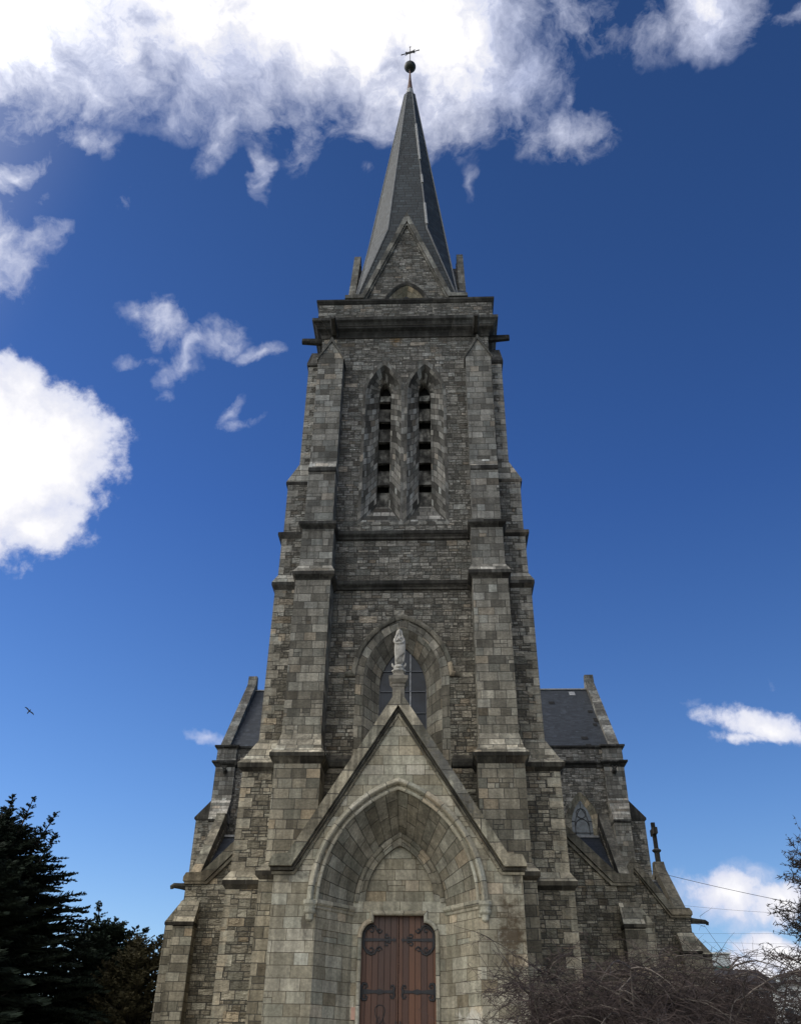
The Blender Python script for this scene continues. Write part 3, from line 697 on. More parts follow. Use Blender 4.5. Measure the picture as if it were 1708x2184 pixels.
# ---- belfry windows
for sx in (-1, 1):
    cx = sx*1.0; sxl = sx*.96
    m = MB()
    O = outline(cx, 1.0, 21.87, 29.3, 2.3, 9); I = outline(cx, .86, 22.03, 29.3, 2.0, 9); S = outline(sxl, .29, 23.25, 30.0, .72, 9)
    m.ring(O, -4.415, I, -4.415, 0, closed=True)
    m.ring(O, -4.38, O, -4.415, 0, closed=True)
    w = m.build('belfry_window', M['frame_stone'], church)
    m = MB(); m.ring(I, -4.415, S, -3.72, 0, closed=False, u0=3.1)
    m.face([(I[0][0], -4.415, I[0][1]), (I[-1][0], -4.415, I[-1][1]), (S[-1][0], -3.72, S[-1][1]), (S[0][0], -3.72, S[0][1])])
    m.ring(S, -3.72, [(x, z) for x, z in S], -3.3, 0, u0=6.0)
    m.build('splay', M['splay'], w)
    for i in range(6):
        zb = 23.25+1.255*i-.02
        if i == 0: zb = 23.25
        m = MB()
        # steep slab: lower edge forward, upper edge back
        h = 1.02 if i < 5 else .62
        x0, x1 = sxl-.285, sxl+.285
        if i == 5: x0, x1 = sxl-.26, sxl+.26
        m.prism_x([(-3.70, zb), (-3.52, zb), (-3.24, zb+h), (-3.38, zb+h)], x0, x1)
        m.build('louvre', M['louvre'], w)
    m = MB()
    m.build('dummy', M['interior'], w) if False else None

# ---- niche window above the doorway
m = MB()
O = outline(WC, 1.82, 10.5, 14.8, 2.45, 10); I = outline(WC, 1.52, 10.5, 14.75, 2.2, 10); G = outline(WC, .93, 10.5, 14.55, 1.85, 10)
m.ring(O, -4.415, I, -4.415, 0)
nw = m.build('tall_window', M['voussoir_grey'], church)
m = MB(); m.ring(I, -4.415, G, -3.72, 0, u0=1.3); m.ring(G, -3.72, G, -3.6, 0); m.build('splay', M['voussoir_grey'], nw)
m = MB(); m.poly(G, -3.65); m.build('glass', M['glass'], nw)
m = MB()
for z in (11.6, 12.7, 13.62, 14.5, 15.35):
    w_ = .93 if z < 14.6 else .78
    m.box(WC-w_, WC+w_, -3.70, -3.66, z-.02, z+.02)
m.box(WC-.33, WC-.30, -3.695, -3.66, 10.5, 16.15); m.box(WC-.93, WC-.90, -3.7, -3.66, 10.5, 14.6); m.box(WC+.90, WC+.93, -3.7, -3.66, 10.5, 14.6)
m.build('glazing_bar', M['bar'], nw)
m = MB(); m.box(WC+.285, WC+.31, -3.70, -3.66, 13.63, 14.49); m.box(WC+.285, WC+.305, -3.695, -3.66, 10.5, 13.6); m.box(WC+.285, WC+.305, -3.695, -3.66, 14.52, 16.1)
m.build('glazing_bar', M['barlight'], nw, label='pale vertical glazing bar')
m = MB()
hp = [(WC-2.24, 14.83), (WC-1.84, 14.83)]+parch(WC, 1.82, 14.85, 2.45, 10)[1:-1]+[(WC+1.84, 14.83), (WC+2.24, 14.83)]
m.sweep_xz(hp, [(0, 0), (0, -.08), (.05, -.12), (.12, -.15), (.17, -.15), (.2, 0)], -4.4); m.build('hood_mould', M['coping'], nw)

# ---- doorway porch
PX = .06
pw, ph = 3.85, 7.2
m = MB()
OA = outline(PX, 2.47, 0, 6.25, 3.42, 30)
gz = [(PX-pw, 0), (PX+pw, 0), (PX+pw, ph), (PX+3.32, ph), (.03, 12.55), (PX-3.32, ph), (PX-pw, ph)]
m.poly(gz, -7.5, 0, holes=[[(x, z if z > 0 else .005) for x, z in OA]])
for x in (PX-pw, PX+pw): m.face([(x, -4.3, 0), (x, -7.5, 0), (x, -7.5, ph), (x, -4.3, ph)])
IA = outline(PX+.02, 1.47, 0, 6.25, 2.32, 30)
porch = m.build('porch', M['portal'], church)
# straight jambs (flat faces), then splayed arch
m = MB()
m.face([(OA[0][0], -7.5, 0), (OA[1][0], -7.5, OA[1][1]), (IA[1][0], -6.2, IA[1][1]), (IA[0][0], -6.2, 0)])
m.face([(OA[-1][0], -7.5, 0), (OA[-2][0], -7.5, OA[-2][1]), (IA[-2][0], -6.2, IA[-2][1]), (IA[-1][0], -6.2, 0)])
m.build('jamb', M['portal'], porch)
m = MB(); m.ring(OA[1:-1], -7.5, IA[1:-1], -6.2, 0, u0=.4); m.build('arch_splay', M['voussoir'], porch)
m = MB()
m.sweep_xz(OA[1:-1], [(.10, .02), (.11, -.10), (.14, -.17), (.17, -.185), (.29, -.10), (.31, 0)], -7.5)
m.sweep_xz(OA[1:-1], [(-.05, .05), (-.06, -.02), (-.02, -.05), (.03, -.05), (.05, 0.0), (.05, .03)], -7.5)
m.build('hood_mould', M['archmould'], porch)
# inner order and tympanum
m = MB()
T1 = outline(PX+.02, 1.47, 6.25, 6.26, 2.32, 12); T2 = outline(PX+.02, 1.10, 6.25, 6.44, 1.72, 12)
cut = [(PX+.02-1.47, 0), (PX+.02-1.16, 0)]
DZ = [(PX+1.16, 0), (PX+1.16, 5.42)]+[(PX+.80+.36*math.cos(R(a)), 5.42+.42*math.sin(R(a))) for a in range(10, 91, 10)]+[(PX+.80, 6.05)]
DZ = DZ+[(2*PX-x, z) for x, z in DZ[::-1]]
m.poly([(PX-1.45, 0), (PX+1.49, 0), (PX+1.49, 6.44), (PX-1.45, 6.44)], -6.2, 0, holes=[[(x, max(z, .005)) for x, z in DZ]])
m.build('door_surround', M['portal'], porch)
m = MB(); o1 = parch(PX+.02, 1.47, 6.25, 2.32, 12); o1[0] = (o1[0][0], 6.44); o1[-1] = (o1[-1][0], 6.44); o2 = parch(PX+.02, 1.10, 6.44, 1.72, 12)
m.ring(o1, -6.2, o2, -6.2); m.ring(o2, -6.2, o2, -6.02)
m.sweep_xz(o1, [(-.16, 0), (-.14, -.05), (-.08, -.08), (-.02, -.05), (0, 0)], -6.2); m.build('inner_arch', M['voussoir'], porch)
m = MB(); m.poly(o2, -6.04); m.build('tympanum', M['portal'], porch)
m = MB(); m.ring(DZ, -6.2, DZ, -5.9); m.sweep_xz(DZ[::-1], [(0, .02), (-.01, -.04), (.03, -.075), (.09, -.075), (.12, -.03), (.12, 0)], -6.2)
m.build('door_moulding', M['archmould'], porch)
for sx in (-1, 1):
    m = MB()
    pth = [(PX+sx*2.85, -7.48), (PX+sx*2.47, -7.48), (PX+.02+sx*1.49, -6.2)]
    if sx > 0: pth = pth[::-1]
    prof = [(0, 6.02), (.05, 6.03), (.07, 6.08), (.05, 6.10), (.11, 6.14), (.14, 6.18), (.14, 6.26), (.02, 6.30)]
    m.sweep_xy([Vector(p) for p in pth], prof)
    m.build('string_course', M['archmould'], porch)
for sx in (-1, 1):
    m = MB(); cx = PX+sx*2.66
    m.lathe([(.01, 5.66), (.07, 5.68), (.11, 5.72), (.12, 5.86), (.17, 5.90), (.19, 5.94), (.19, 5.99), (.16, 6.0), (.17, 6.08), (.22, 6.14), (.22, 6.24), (.02, 6.26)], cx, -7.5, 12)
    m.build('corbel', M['archmould'], porch)
# coping of the gable
m = MB()
P = [(-3.95, 7.22), (-3.24, 7.22), (.03, 12.42), (3.36, 7.22), (4.06, 7.22), (4.02, 7.36), (3.93, 7.56), (3.48, 7.60), (.03, 13.02), (-3.38, 7.60), (-3.83, 7.56), (-3.92, 7.36)]
m.prism_y(P, -7.74, -4.3)
m.build('gable_coping', M['porch_coping'], porch)
m = MB()
P = [(-3.90, 7.11), (-3.20, 7.11), (.03, 12.25), (3.32, 7.11), (4.01, 7.11), (4.01, 7.20), (3.34, 7.20), (.03, 12.39), (-3.22, 7.20), (-3.90, 7.20)]
m.prism_y(P, -7.62, -7.49)
m.build('coping_mould', M['moulding'], porch); m = MB()  # real moulding; its dark colour also paints the shadow line under the coping
P = [(-3.86, 7.0), (-3.14, 7.0), (.03, 12.08), (3.26, 7.0), (3.97, 7.0), (3.97, 7.075), (3.28, 7.075), (.03, 12.18), (-3.16, 7.075), (-3.86, 7.075)]
m.prism_y(P, -7.56, -7.495)
m.build('coping_mould', M['coping'], porch)
# door leaves
door = tag(empty('door', (PX, -6.0, 0)), 'tall dark red-brown wooden double door'); door.parent = church
def leaf(sx):
    m = MB(); a, b = sorted((PX+sx*.012, PX+sx*1.2)); m.box(a, b, -6.0, -5.92, 0, 6.2)
    o = m.build('door_leaf', M['wood'], door); o.matrix_parent_inverse = Matrix.Translation((-PX, 6.0, 0)); return o
def spiral(cx, cz, r0, a0, turns, n=16, s_=1):
    return [(cx+r0*(1-.82*i/n)*math.cos(a0+s_*turns*2*math.pi*i/n), -6.03, cz+r0*(1-.82*i/n)*math.sin(a0+s_*turns*2*math.pi*i/n)) for i in range(n+1)]
for sx in (-1, 1):
    lf = leaf(sx)
    # upper strap hinge
    m = MB(); X = lambda u: PX+sx*u
    def bar(u0, u1, z, h0, h1):
        m.face([(X(u0), -6.028, z-h0), (X(u1), -6.028, z-h1), (X(u1), -6.028, z+h1), (X(u0), -6.028, z+h0)])
        m.face([(X(u0), -6.028, z-h0), (X(u1), -6.028, z-h1), (X(u1), -6.0, z-h1), (X(u0), -6.0, z-h0)])
        m.face([(X(u0), -6.028, z+h0), (X(u1), -6.028, z+h1), (X(u1), -6.0, z+h1), (X(u0), -6.0, z+h0)])
    z = 5.36
    bar(1.14, .10, z, .05, .026)
    m.face([(X(.16), -6.03, z-.07), (X(.16), -6.03, z+.07), (X(.06), -6.03, z)])
    def T_(pts, r): m.tube([(X(u), -6.025, zz) for u, zz in pts], r, 5, flat=.5)
    for d in (-1, 1):
        T_([(1.10, z+d*.02), (1.09, z+d*.2), (.98, z+d*.36), (.86, z+d*.42), (.74, z+d*.38), (.69, z+d*.27)], [.05, .045, .04, .035, .03, .028])
        T_([(.86+.10*math.cos(t)*(1-t/9), z+d*(.27+.10*math.sin(t)*(1-t/9))) for t in [x*.5 for x in range(13)]], .022)
        T_([(.62+.09*math.cos(t+3)*(1-t/9), z+d*(.27+.09*math.sin(t+3)*(1-t/9))) for t in [x*.5 for x in range(13)]], .022)
        T_([(.74, z+d*.33), (.70, z+d*.28), (.62, z+d*.2)], .022)
        T_([(.36+.08*math.cos(t-2.6)*(1-t/9)+.02, z+d*(.12+.07*math.sin(t-2.6)*(1-t/9))) for t in [x*.5 for x in range(12)]], .022)
        T_([(.28, z), (.285, z+d*.09)], .03)
    m.build('hinge', M['iron'], lf)
    m = MB(); z = 3.93
    for a, b, h0, h1 in ((1.14, .72, .085, .035), (.72, .58, .035, .075), (.58, .44, .075, .035), (.44, .15, .035, .045)): bar(a, b, z, h0, h1)
    for d in (-1, 1):
        T_([(1.12, z), (1.13, z+d*.12), (1.07, z+d*.22), (.98, z+d*.21), (.95, z+d*.14), (1.0, z+d*.10), (1.03, z+d*.14)], [.06, .055, .045, .04, .03, .025, .02])
        T_([(.15, z), (.12, z+d*.09), (.15, z+d*.17), (.21, z+d*.17), (.23, z+d*.12), (.2, z+d*.1)], [.045, .035, .03, .025, .022, .018])
    m.build('hinge', M['iron'], lf)
    m = MB(); m.box(*sorted((X(.05), X(.08))), -6.06, -6.0, 2.9, 3.16); m.build('handle', M['iron'], lf)
m = MB(); m.tube([(PX-.55+.13*math.cos(t)+.04*math.sin(2*t), -6.01, 3.33+.25*math.sin(t)) for t in [x*math.pi/12 for x in range(25)]], .012, 5)
m.tube([(PX-.66, -6.01, 3.1), (PX-.58, -6.01, 3.28), (PX-.5, -6.01, 3.05), (PX-.45, -6.01, 3.2), (PX-.36, -6.01, 3.0)], .012, 5)
m.build('door_ring', M['iron'], door).matrix_parent_inverse = Matrix.Translation((-PX, 6.0, 0))
m = MB(); m.box(PX-1.40, PX-1.21, -6.235, -6.2, 3.17, 3.5); m.build('wall_notice', M['pink'], church, label='small pinkish panel on the left door jamb')
# pedestal on top of the gable
m = MB()
m.box(-.19, .23, -7.5, -7.08, 12.75, 13.3); m.box(-.21, .25, -7.52, -7.06, 13.18, 13.26)
m.sweep_xy([(-.19, -7.08), (-.19, -7.5), (.23, -7.5), (.23, -7.08)], [(0, 13.28), (.04, 13.3), (.10, 13.40), (.12, 13.42), (.12, 13.54), (0, 13.56)], closed=True)
m.box(-.2, .24, -7.51, -7.07, 13.3, 13.55); m.build('pedestal', M['plinth'], church)

# ---- flanking wings beside the tower
def wing(sx):
    m = MB(); X = lambda a: sx*a
    pl = [(4.0, 0), (9.76, 0), (9.76, 8.95), (8.95, 8.95), (5.5, 12.45), (4.0, 13.95)]
    m.poly([(X(a), z) for a, z in (pl if sx > 0 else pl[::-1])], 4.4)
    m.face([(X(9.76), 4.4, 0), (X(9.76), 28, 0), (X(9.76), 28, 8.95), (X(9.76), 4.4, 8.95)])
    a, b = sorted((X(9.3), X(9.745)))
    m.prism_x([(5.2, 8.9), (12.2, 8.9), (8.7, 12.3)], a, b)
    w = m.build('wing_wall', M['wallstone'], church)
    m = MB()
    P = [(9.88, 8.95), (9.88, 9.12), (9.78, 9.3), (9.1, 9.32), (5.4, 13.05), (5.2, 12.8), (8.9, 8.95)]
    P = [(X(a), z) for a, z in P]; P = P if sx < 0 else P[::-1]
    m.prism_y(P, 4.26, 4.62)
    P = [(9.82, 8.83), (9.82, 8.94), (8.86, 8.94), (5.2, 12.65), (5.2, 12.5), (8.8, 8.83)]
    P = [(X(a), z) for a, z in P]; P = P if sx < 0 else P[::-1]
    m.prism_y(P, 4.3, 4.45)
    m.build('coping', M['coping'], w)
    m = MB(); a, b = sorted((X(9.36), X(9.80)))
    m.prism_x([(5.0, 9.1), (5.0, 9.35), (8.3, 12.55), (8.55, 12.95), (8.85, 12.95), (9.1, 12.55), (12.4, 9.35), (12.4, 9.1), (12.0, 9.1), (8.7, 12.2), (5.4, 9.1)], a, b)
    m.sweep_xy([(X(9.76), 4.4), (X(9.76), 12)] if sx > 0 else [(X(9.76), 12), (X(9.76), 4.4)], [(0, 8.8), (.1, 8.92), (.12, 8.95), (.12, 9.1), (0, 9.3)])
    m.build('gable_coping', M['coping'], w)
    m = MB()
    x0, x1 = sorted((X(4.0), X(9.3)))
    m.face([(x0, 4.9, 9.0), (x1, 4.9, 9.0), (x1, 8.7, 11.82), (x0, 8.7, 11.82)])
    m.face([(x1, 12.5, 9.0), (x0, 12.5, 9.0), (x0, 8.7, 11.82), (x1, 8.7, 11.82)])
    m.face([(X(9.7), 12.3, 9.0), (X(9.7), 28.3, 9.0), (X(5.0), 28.3, 12.5), (X(5.0), 12.3, 12.5)])
    rf = m.build('wing_roof', M['slate'], church)
    m = MB(); m.box(x0, x1, 8.6, 8.8, 11.8, 11.9); m.build('ridge_flashing', M['lead'], rf)
    # corner buttress: one arm to the front, one to the side
    m = MB()
    m.stack(sgn(sx, [(0, 9.03, 9.88, 3.72, 4.5), (7.05, 9.03, 9.88, 3.72, 4.5), (7.1, 9.0, 9.9, 3.66, 4.5), (7.22, 9.0, 9.9, 3.66, 4.5), (8.15, 9.03, 9.86, 4.38, 4.5)]), [0, 1, 1, 2])
    m.stack(sgn(sx, [(0, 9.5, 10.42, 4.43, 5.25), (7.18, 9.5, 10.42, 4.43, 5.25), (7.22, 9.5, 10.46, 4.42, 5.3), (7.32, 9.5, 10.46, 4.42, 5.3), (8.2, 9.5, 9.8, 4.42, 5.25)]), [0, 1, 1, 2])
    m.build('buttress', [M['ashlar'], M['moulding'], M['weathering']], w)
    return w
wl_ = wing(-1); wr_ = wing(1)
def horn(p0, p1, name='waterspout', parent=None):
    m = MB(); p0 = Vector(p0); p1 = Vector(p1); d = p1-p0
    pts = [p0, p0+d*.5, p0+d*.9, p1+Vector((0, 0, -.05)), p1+Vector((0, 0, -.14))-d*.02]
    m.tube(pts, [.17, .125, .11, .10, .08], 8); o = m.build(name, M['moulding'], parent or church); return o
horn((-9.7, 4.62, 8.76), (-10.42, 4.62, 8.82))

# nave hidden behind the tower
m = MB(); m.box(-5, 5, 4.2, 36, 0, 17); m.build('nave_wall', M['wallstone'], church)
m = MB(); m.prism_y([(-5.3, 17.0), (5.3, 17.0), (0, 23.5)], 4.2, 36); m.build('nave_roof', M['slate'], church)

# ---- transept
TZ = 28.4
m = MB()
WN = {}
holes = []
for sx in (-1, 1): holes.append(outline(sx*11.78, 1.28, 13.2, 16.9, 2.62, 8))
m.poly([(-13.8, 0), (13.8, 0), (13.8, 21.4), (-13.8, 21.4)], TZ, 0, holes=holes)
m.box(-13.8, 13.8, TZ-.08, TZ+.4, 21.75, 22.72)
for sx in (-1, 1):
    x = sx*15.0; m.face([(x, TZ, 0), (x, 44, 0), (x, 44, 22.9), (x, TZ, 22.9)])
    a, b = sorted((sx*14.55, sx*15.0)); m.prism_x([(29.0, 22.8), (43.0, 22.8), (36, 31.0)], a, b)
m.face([(15, 44, 0), (-15, 44, 0), (-15, 44, 22.9), (15, 44, 22.9)])
tr = m.build('transept_wall', M['wallstone'], church)
m = MB()
m.face([(-14.6, 28.9, 22.95), (14.6, 28.9, 22.95), (14.6, 36, 30.45), (-14.6, 36, 30.45)])
m.face([(14.6, 43.1, 22.95), (-14.6, 43.1, 22.95), (-14.6, 36, 30.45), (14.6, 36, 30.45)])
rf = m.build('transept_roof', M['slate'], church)
m = MB(); m.box(-14.6, 14.6, 35.85, 36.15, 30.42, 30.52); m.build('ridge_flashing', M['lead'], rf)
# slipped and replaced slates on the right slope
def on_roof(x, z, w, h, lift=.03):
    f_ = lambda zz: 28.9+(zz-22.95)*(7.1/7.5)
    return [(x, f_(z)-lift, z+lift), (x+w, f_(z)-lift, z+lift), (x+w, f_(z+h)-lift, z+h+lift), (x, f_(z+h)-lift, z+h+lift)]
for (x, z, w, h) in ((9.7, 29.6, .5, .32), (10.9, 28.4, .5, .32), (14.1, 26.0, .35, .5), (13.9, 25.5, .3, .3), (12.6, 23.9, .5, .3), (12.75, 23.1, .4, .28), (13.9, 27.2, .4, .3)):
    m = MB(); m.face(on_roof(x, z, w, h)); m.build('missing_slate', M['interior'], rf)
m = MB(); m.face(on_roof(12.9, 29.6, .5, .5)); m.build('patched_slate', M['lead'], rf, label='pale replacement slate near the ridge')
m = MB()
m.sweep_xy([(-13.75, TZ), (13.75, TZ)], [(0, 21.3), (.06, 21.32), (.10, 21.42), (.07, 21.45), (.18, 21.55), (.26, 21.6), (.26, 21.72), (0, 21.78)])
m.sweep_xy([(-13.75, TZ-.08), (13.75, TZ-.08)], [(-.4, 22.68), (0, 22.68), (.08, 22.78), (.1, 22.8), (.1, 22.92), (-.4, 22.98)])
m.build('cornice', M['moulding'], tr)
for sx in (-1, 1):
    m = MB()
    LV = [(0, 13.75, 14.9, 26.9, 29.5), (17.0, 13.75, 14.88, 26.95, 29.5), (17.05, 13.72, 14.92, 26.85, 29.5), (17.2, 13.72, 14.92, 26.85, 29.5), (19.0, 13.73, 15.2, 28.15, 29.5),
          (21.3, 13.73, 15.2, 28.15, 29.5), (21.42, 13.65, 15.3, 28.05, 29.6), (21.45, 13.68, 15.26, 28.1, 29.55), (21.62, 13.48, 15.48, 27.88, 29.75), (21.74, 13.48, 15.48, 27.88, 29.75), (21.78, 13.73, 15.22, 28.15, 29.5),
          (22.7, 13.73, 15.2, 28.15, 29.5), (22.82, 13.55, 15.42, 27.95, 29.7), (22.94, 13.55, 15.42, 27.95, 29.7), (23.0, 13.7, 15.2, 28.15, 29.5)]
    m.stack(sgn(sx, LV), [0, 1, 1, 2, 0, 1, 1, 1, 1, 1, 0, 1, 1, 1])
    m.stack(sgn(sx, [(0, 14.6, 16.15, 28.35, 29.6), (17.45, 14.6, 16.2, 28.35, 29.6), (17.55, 14.6, 16.32, 28.3, 29.65), (17.68, 14.6, 16.32, 28.3, 29.65), (19.05, 14.6, 15.1, 28.35, 29.6)]), [3, 1, 1, 1], q=sx)
    m.build('buttress', [M['ashlar'], M['moulding'], M['weathering'], M['rubble']], tr)
    m = MB(); a, b = sorted((sx*14.45, sx*15.2))
    m.prism_x([(28.6, 22.9), (28.9, 23.3), (35.6, 30.9), (35.75, 31.75), (36.25, 31.75), (36.4, 30.9), (43.1, 23.3), (43.4, 22.9), (43.0, 22.8), (36, 30.7), (29.0, 22.8)], a, b)
    m.build('gable_coping', M['coping'], tr)
    m = MB(); m.tube([(sx*14.4, 28.0, 20.9), (sx*14.35, 27.5, 20.95)], [.2, .13], 8)
    m.tube([(sx*14.25, 27.5, 21.0), (sx*14.2, 27.4, 21.15)], .05, 6); m.tube([(sx*14.45, 27.5, 21.0), (sx*14.5, 27.4, 21.15)], .05, 6)
    m.build('waterspout', M['moulding'], tr, label='weathered stone animal-head spout')
    # window
    cx = sx*11.78; m = MB()
    O = outline(cx, 1.28, 13.2, 16.9, 2.62, 8); I = outline(cx, .74, 13.4, 17.2, 1.75, 8)
    m.ring(O, TZ-.02, I, TZ+.28, u0=.3); wn_ = m.build('pointed_window', M['voussoir'], church)
    m = MB(); m.poly(I, TZ+.3); m.build('glass', M['leaded'], wn_)
    m = MB(); yb = TZ+.27
    def lin(pts, r=.022): m.tube([(x, yb, z) for x, z in pts], r, 4)
    lin(arc(cx, 18.06, .34, 0, 360, 20)); I2 = outline(cx, .5, 13.4, 17.1, 1.35, 8); lin(I2)
    lin(arc(cx, 17.2, .46, 0, 180, 12)); lin([(cx-.74, 16.7), (cx+.74, 16.7)]); lin([(cx-.74, 15.9), (cx+.74, 15.9)]); lin([(cx-.74, 15.0), (cx+.74, 15.0)])
    lin([(cx, 18.4), (cx, 18.95)]); lin([(cx-.74, 17.5), (cx-.5, 17.5)]); lin([(cx+.5, 17.5), (cx+.74, 17.5)])
    m.build('leadwork', M['iron'], wn_)

# ---- chapel with the stone cross, right of the wing
CY = 14.0
m = MB()
m.poly([(9.9, 0), (14.5, 0), (14.5, 9.12), (13.6, 9.12), (11.9, 11.5), (10.2, 9.12), (9.9, 9.12)], CY)
m.face([(14.5, CY, 0), (14.5, 24, 0), (14.5, 24, 9.12), (14.5, CY, 9.12)])
m.prism_x([(14.9, 9.1), (21.5, 9.1), (18.2, 12.0)], 14.05, 14.48)
ch = m.build('chapel_wall', M['wallstone'], church)
m = MB()
m.prism_y([(9.9, 9.12), (10.25, 9.12), (11.9, 11.42), (13.55, 9.12), (14.62, 9.12), (14.62, 9.28), (14.5, 9.45), (13.7, 9.47), (11.95, 11.95), (11.85, 11.95), (10.1, 9.47), (9.9, 9.45)], CY-.2, CY+.5)
m.prism_y([(10.25, 9.0), (11.9, 11.28), (13.5, 9.0), (14.56, 9.0), (14.56, 9.11), (13.54, 9.11), (11.9, 11.40), (10.2, 9.11)], CY-.1, CY+.05)
m.prism_x([(14.7, 9.3), (14.7, 9.55), (17.7, 12.1), (18.0, 12.6), (18.4, 12.6), (18.7, 12.1), (21.7, 9.55), (21.7, 9.3), (21.3, 9.3), (18.2, 11.9), (15.1, 9.3)], 13.98, 14.56)
m.sweep_xy([(14.5, CY), (14.5, 24)], [(0, 8.95), (.1, 9.08), (.12, 9.11), (.12, 9.27), (0, 9.45)])
m.build('gable_coping', M['coping'], ch)
m = MB()
m.box(14.16, 14.42, 18.07, 18.33, 12.5, 13.25)
m.lathe([(.13, 13.1), (.17, 13.14), (.26, 13.22), (.27, 13.28), (.2, 13.32), (.15, 13.36)], 14.29, 18.2, 12)
m.box(14.18, 14.40, 18.1, 18.3, 13.3, 14.85); m.box(14.17, 14.41, 17.72, 18.68, 14.15, 14.50)
m.build('stone_cross', M['moulding'], ch)
m = MB()
m.face([(9.9, 14.5, 9.1), (14.1, 14.5, 9.1), (14.1, 18.2, 11.55), (9.9, 18.2, 11.55)])
m.face([(14.1, 21.9, 9.1), (9.9, 21.9, 9.1), (9.9, 18.2, 11.55), (14.1, 18.2, 11.55)])
rf = m.build('chapel_roof', M['slate'], church)
m = MB(); m.box(9.9, 14.1, 18.1, 18.3, 11.52, 11.62); m.build('ridge_flashing', M['lead'], rf)
m = MB()
m.stack([(0, 13.7, 14.62, 13.2, CY+.1), (7.2, 13.7, 14.62, 13.2, CY+.1), (7.25, 13.68, 14.65, 13.13, CY+.1), (7.35, 13.68, 14.65, 13.13, CY+.1), (8.3, 13.7, 14.55, CY-.03, CY+.1)], [0, 1, 1, 2])
m.stack([(0, 14.2, 15.3, CY+.04, CY+1.0), (7.15, 14.2, 15.3, CY+.04, CY+1.0), (7.2, 14.2, 15.36, CY+.02, CY+1.0), (7.3, 14.2, 15.36, CY+.02, CY+1.0), (8.3, 14.2, 14.52, CY+.04, CY+1.0)], [0, 1, 1, 2])
m.build('buttress', [M['ashlar'], M['moulding'], M['weathering']], ch)
horn((14.45, CY+.35, 8.92), (15.45, CY+.35, 8.85), parent=ch)

# ================================================================== STATUE
st = tag(empty('statue', (.02, -7.29, 13.55)), 'pale stone statue of a robed woman with crossed arms on the pedestal above the doorway', 'statue')
SX, SY = .02, -7.29
def off(o): o.matrix_parent_inverse = Matrix.Translation((-SX, -SY, -13.55)); return o
m = MB()
m.stack([(13.545, SX-.225, SX+.225, SY-.22, SY+.22), (13.60, SX-.22, SX+.22, SY-.22, SY+.22), (13.68, SX-.17, SX+.17, SY-.17, SY+.17), (13.80, SX-.155, SX+.155, SY-.155, SY+.155)], [0, 0, 0])
off(m.build('statue_base', M['plinth'], st))
m = MB(); n = 30
def blob(mb, prof, cx, cy, fold=0.0, nf=9, ph=0.0, n=36):
    i0 = len(mb.v)
    for (rx, ry, z, dx, dy, fa) in prof:
        for k in range(n):
            a = 2*math.pi*k/n; w = 1+fa*math.sin(nf*a+ph+z*3)
            mb.v.append((cx+dx+rx*math.cos(a)*w, cy+dy+ry*math.sin(a)*w, z))
    for i in range(len(prof)-1):
        for k in range(n):
            mb.f.append((i0+i*n+k, i0+i*n+(k+1) % n, i0+(i+1)*n+(k+1) % n, i0+(i+1)*n+k)); mb.mi.append(0); mb.uv += [(0, 0)]*4; mb.e += [(9, 0)]*4
# cloud, globe and crescent under the feet
blob(m, [(.16, .16, 13.78, 0, 0, 0), (.235, .2, 13.80, 0, 0, .10), (.25, .21, 13.83, 0, 0, .12), (.20, .18, 13.87, 0, 0, .08)], SX, SY)
blob(m, [(.15, .14, 13.83, 0, 0, 0), (.19, .17, 13.90, 0, 0, 0), (.185, .165, 13.97, 0, 0, 0), (.15, .14, 14.04, 0, 0, 0), (.08, .08, 14.09, 0, 0, 0)], SX, SY)
m.tube([(SX-.10, SY-.16, 13.94), (SX, SY-.19, 13.93), (SX+.15, SY-.13, 13.97)], [.02, .03, .03], 6)
off(m.build('globe', M['statue'], st, smooth=True))
m = MB(); m.tube([(SX+.24*math.cos(R(a)), SY-.04, 14.09+.17*math.sin(R(a))) for a in range(168, 373, 12)], [.012, .025, .034, .04, .042, .042, .042, .042, .042, .042, .042, .042, .042, .042, .04, .034, .025, .012][:18], 8)
off(m.build('crescent', M['statue'], st, smooth=True))
m = MB()
body = [(.10, .09, 14.04, .0, 0, .10), (.135, .12, 14.10, .01, 0, .11), (.145, .125, 14.25, .01, -.01, .08), (.155, .13, 14.42, .005, -.015, .05), (.165, .135, 14.60, .0, -.01, .07), (.165, .13, 14.76, -.005, 0, .06), (.16, .12, 14.90, -.005, 0, .03),
        (.17, .115, 15.0, 0, .005, .02), (.172, .11, 15.08, 0, .01, .015), (.15, .09, 15.14, 0, .015, .01), (.09, .07, 15.19, 0, .01, 0), (.05, .052, 15.22, 0, 0, 0), (.046, .05, 15.27, 0, -.005, 0)]
blob(m, body, SX, SY, nf=7)
off(m.build('robed_body', M['statue'], st, smooth=True))
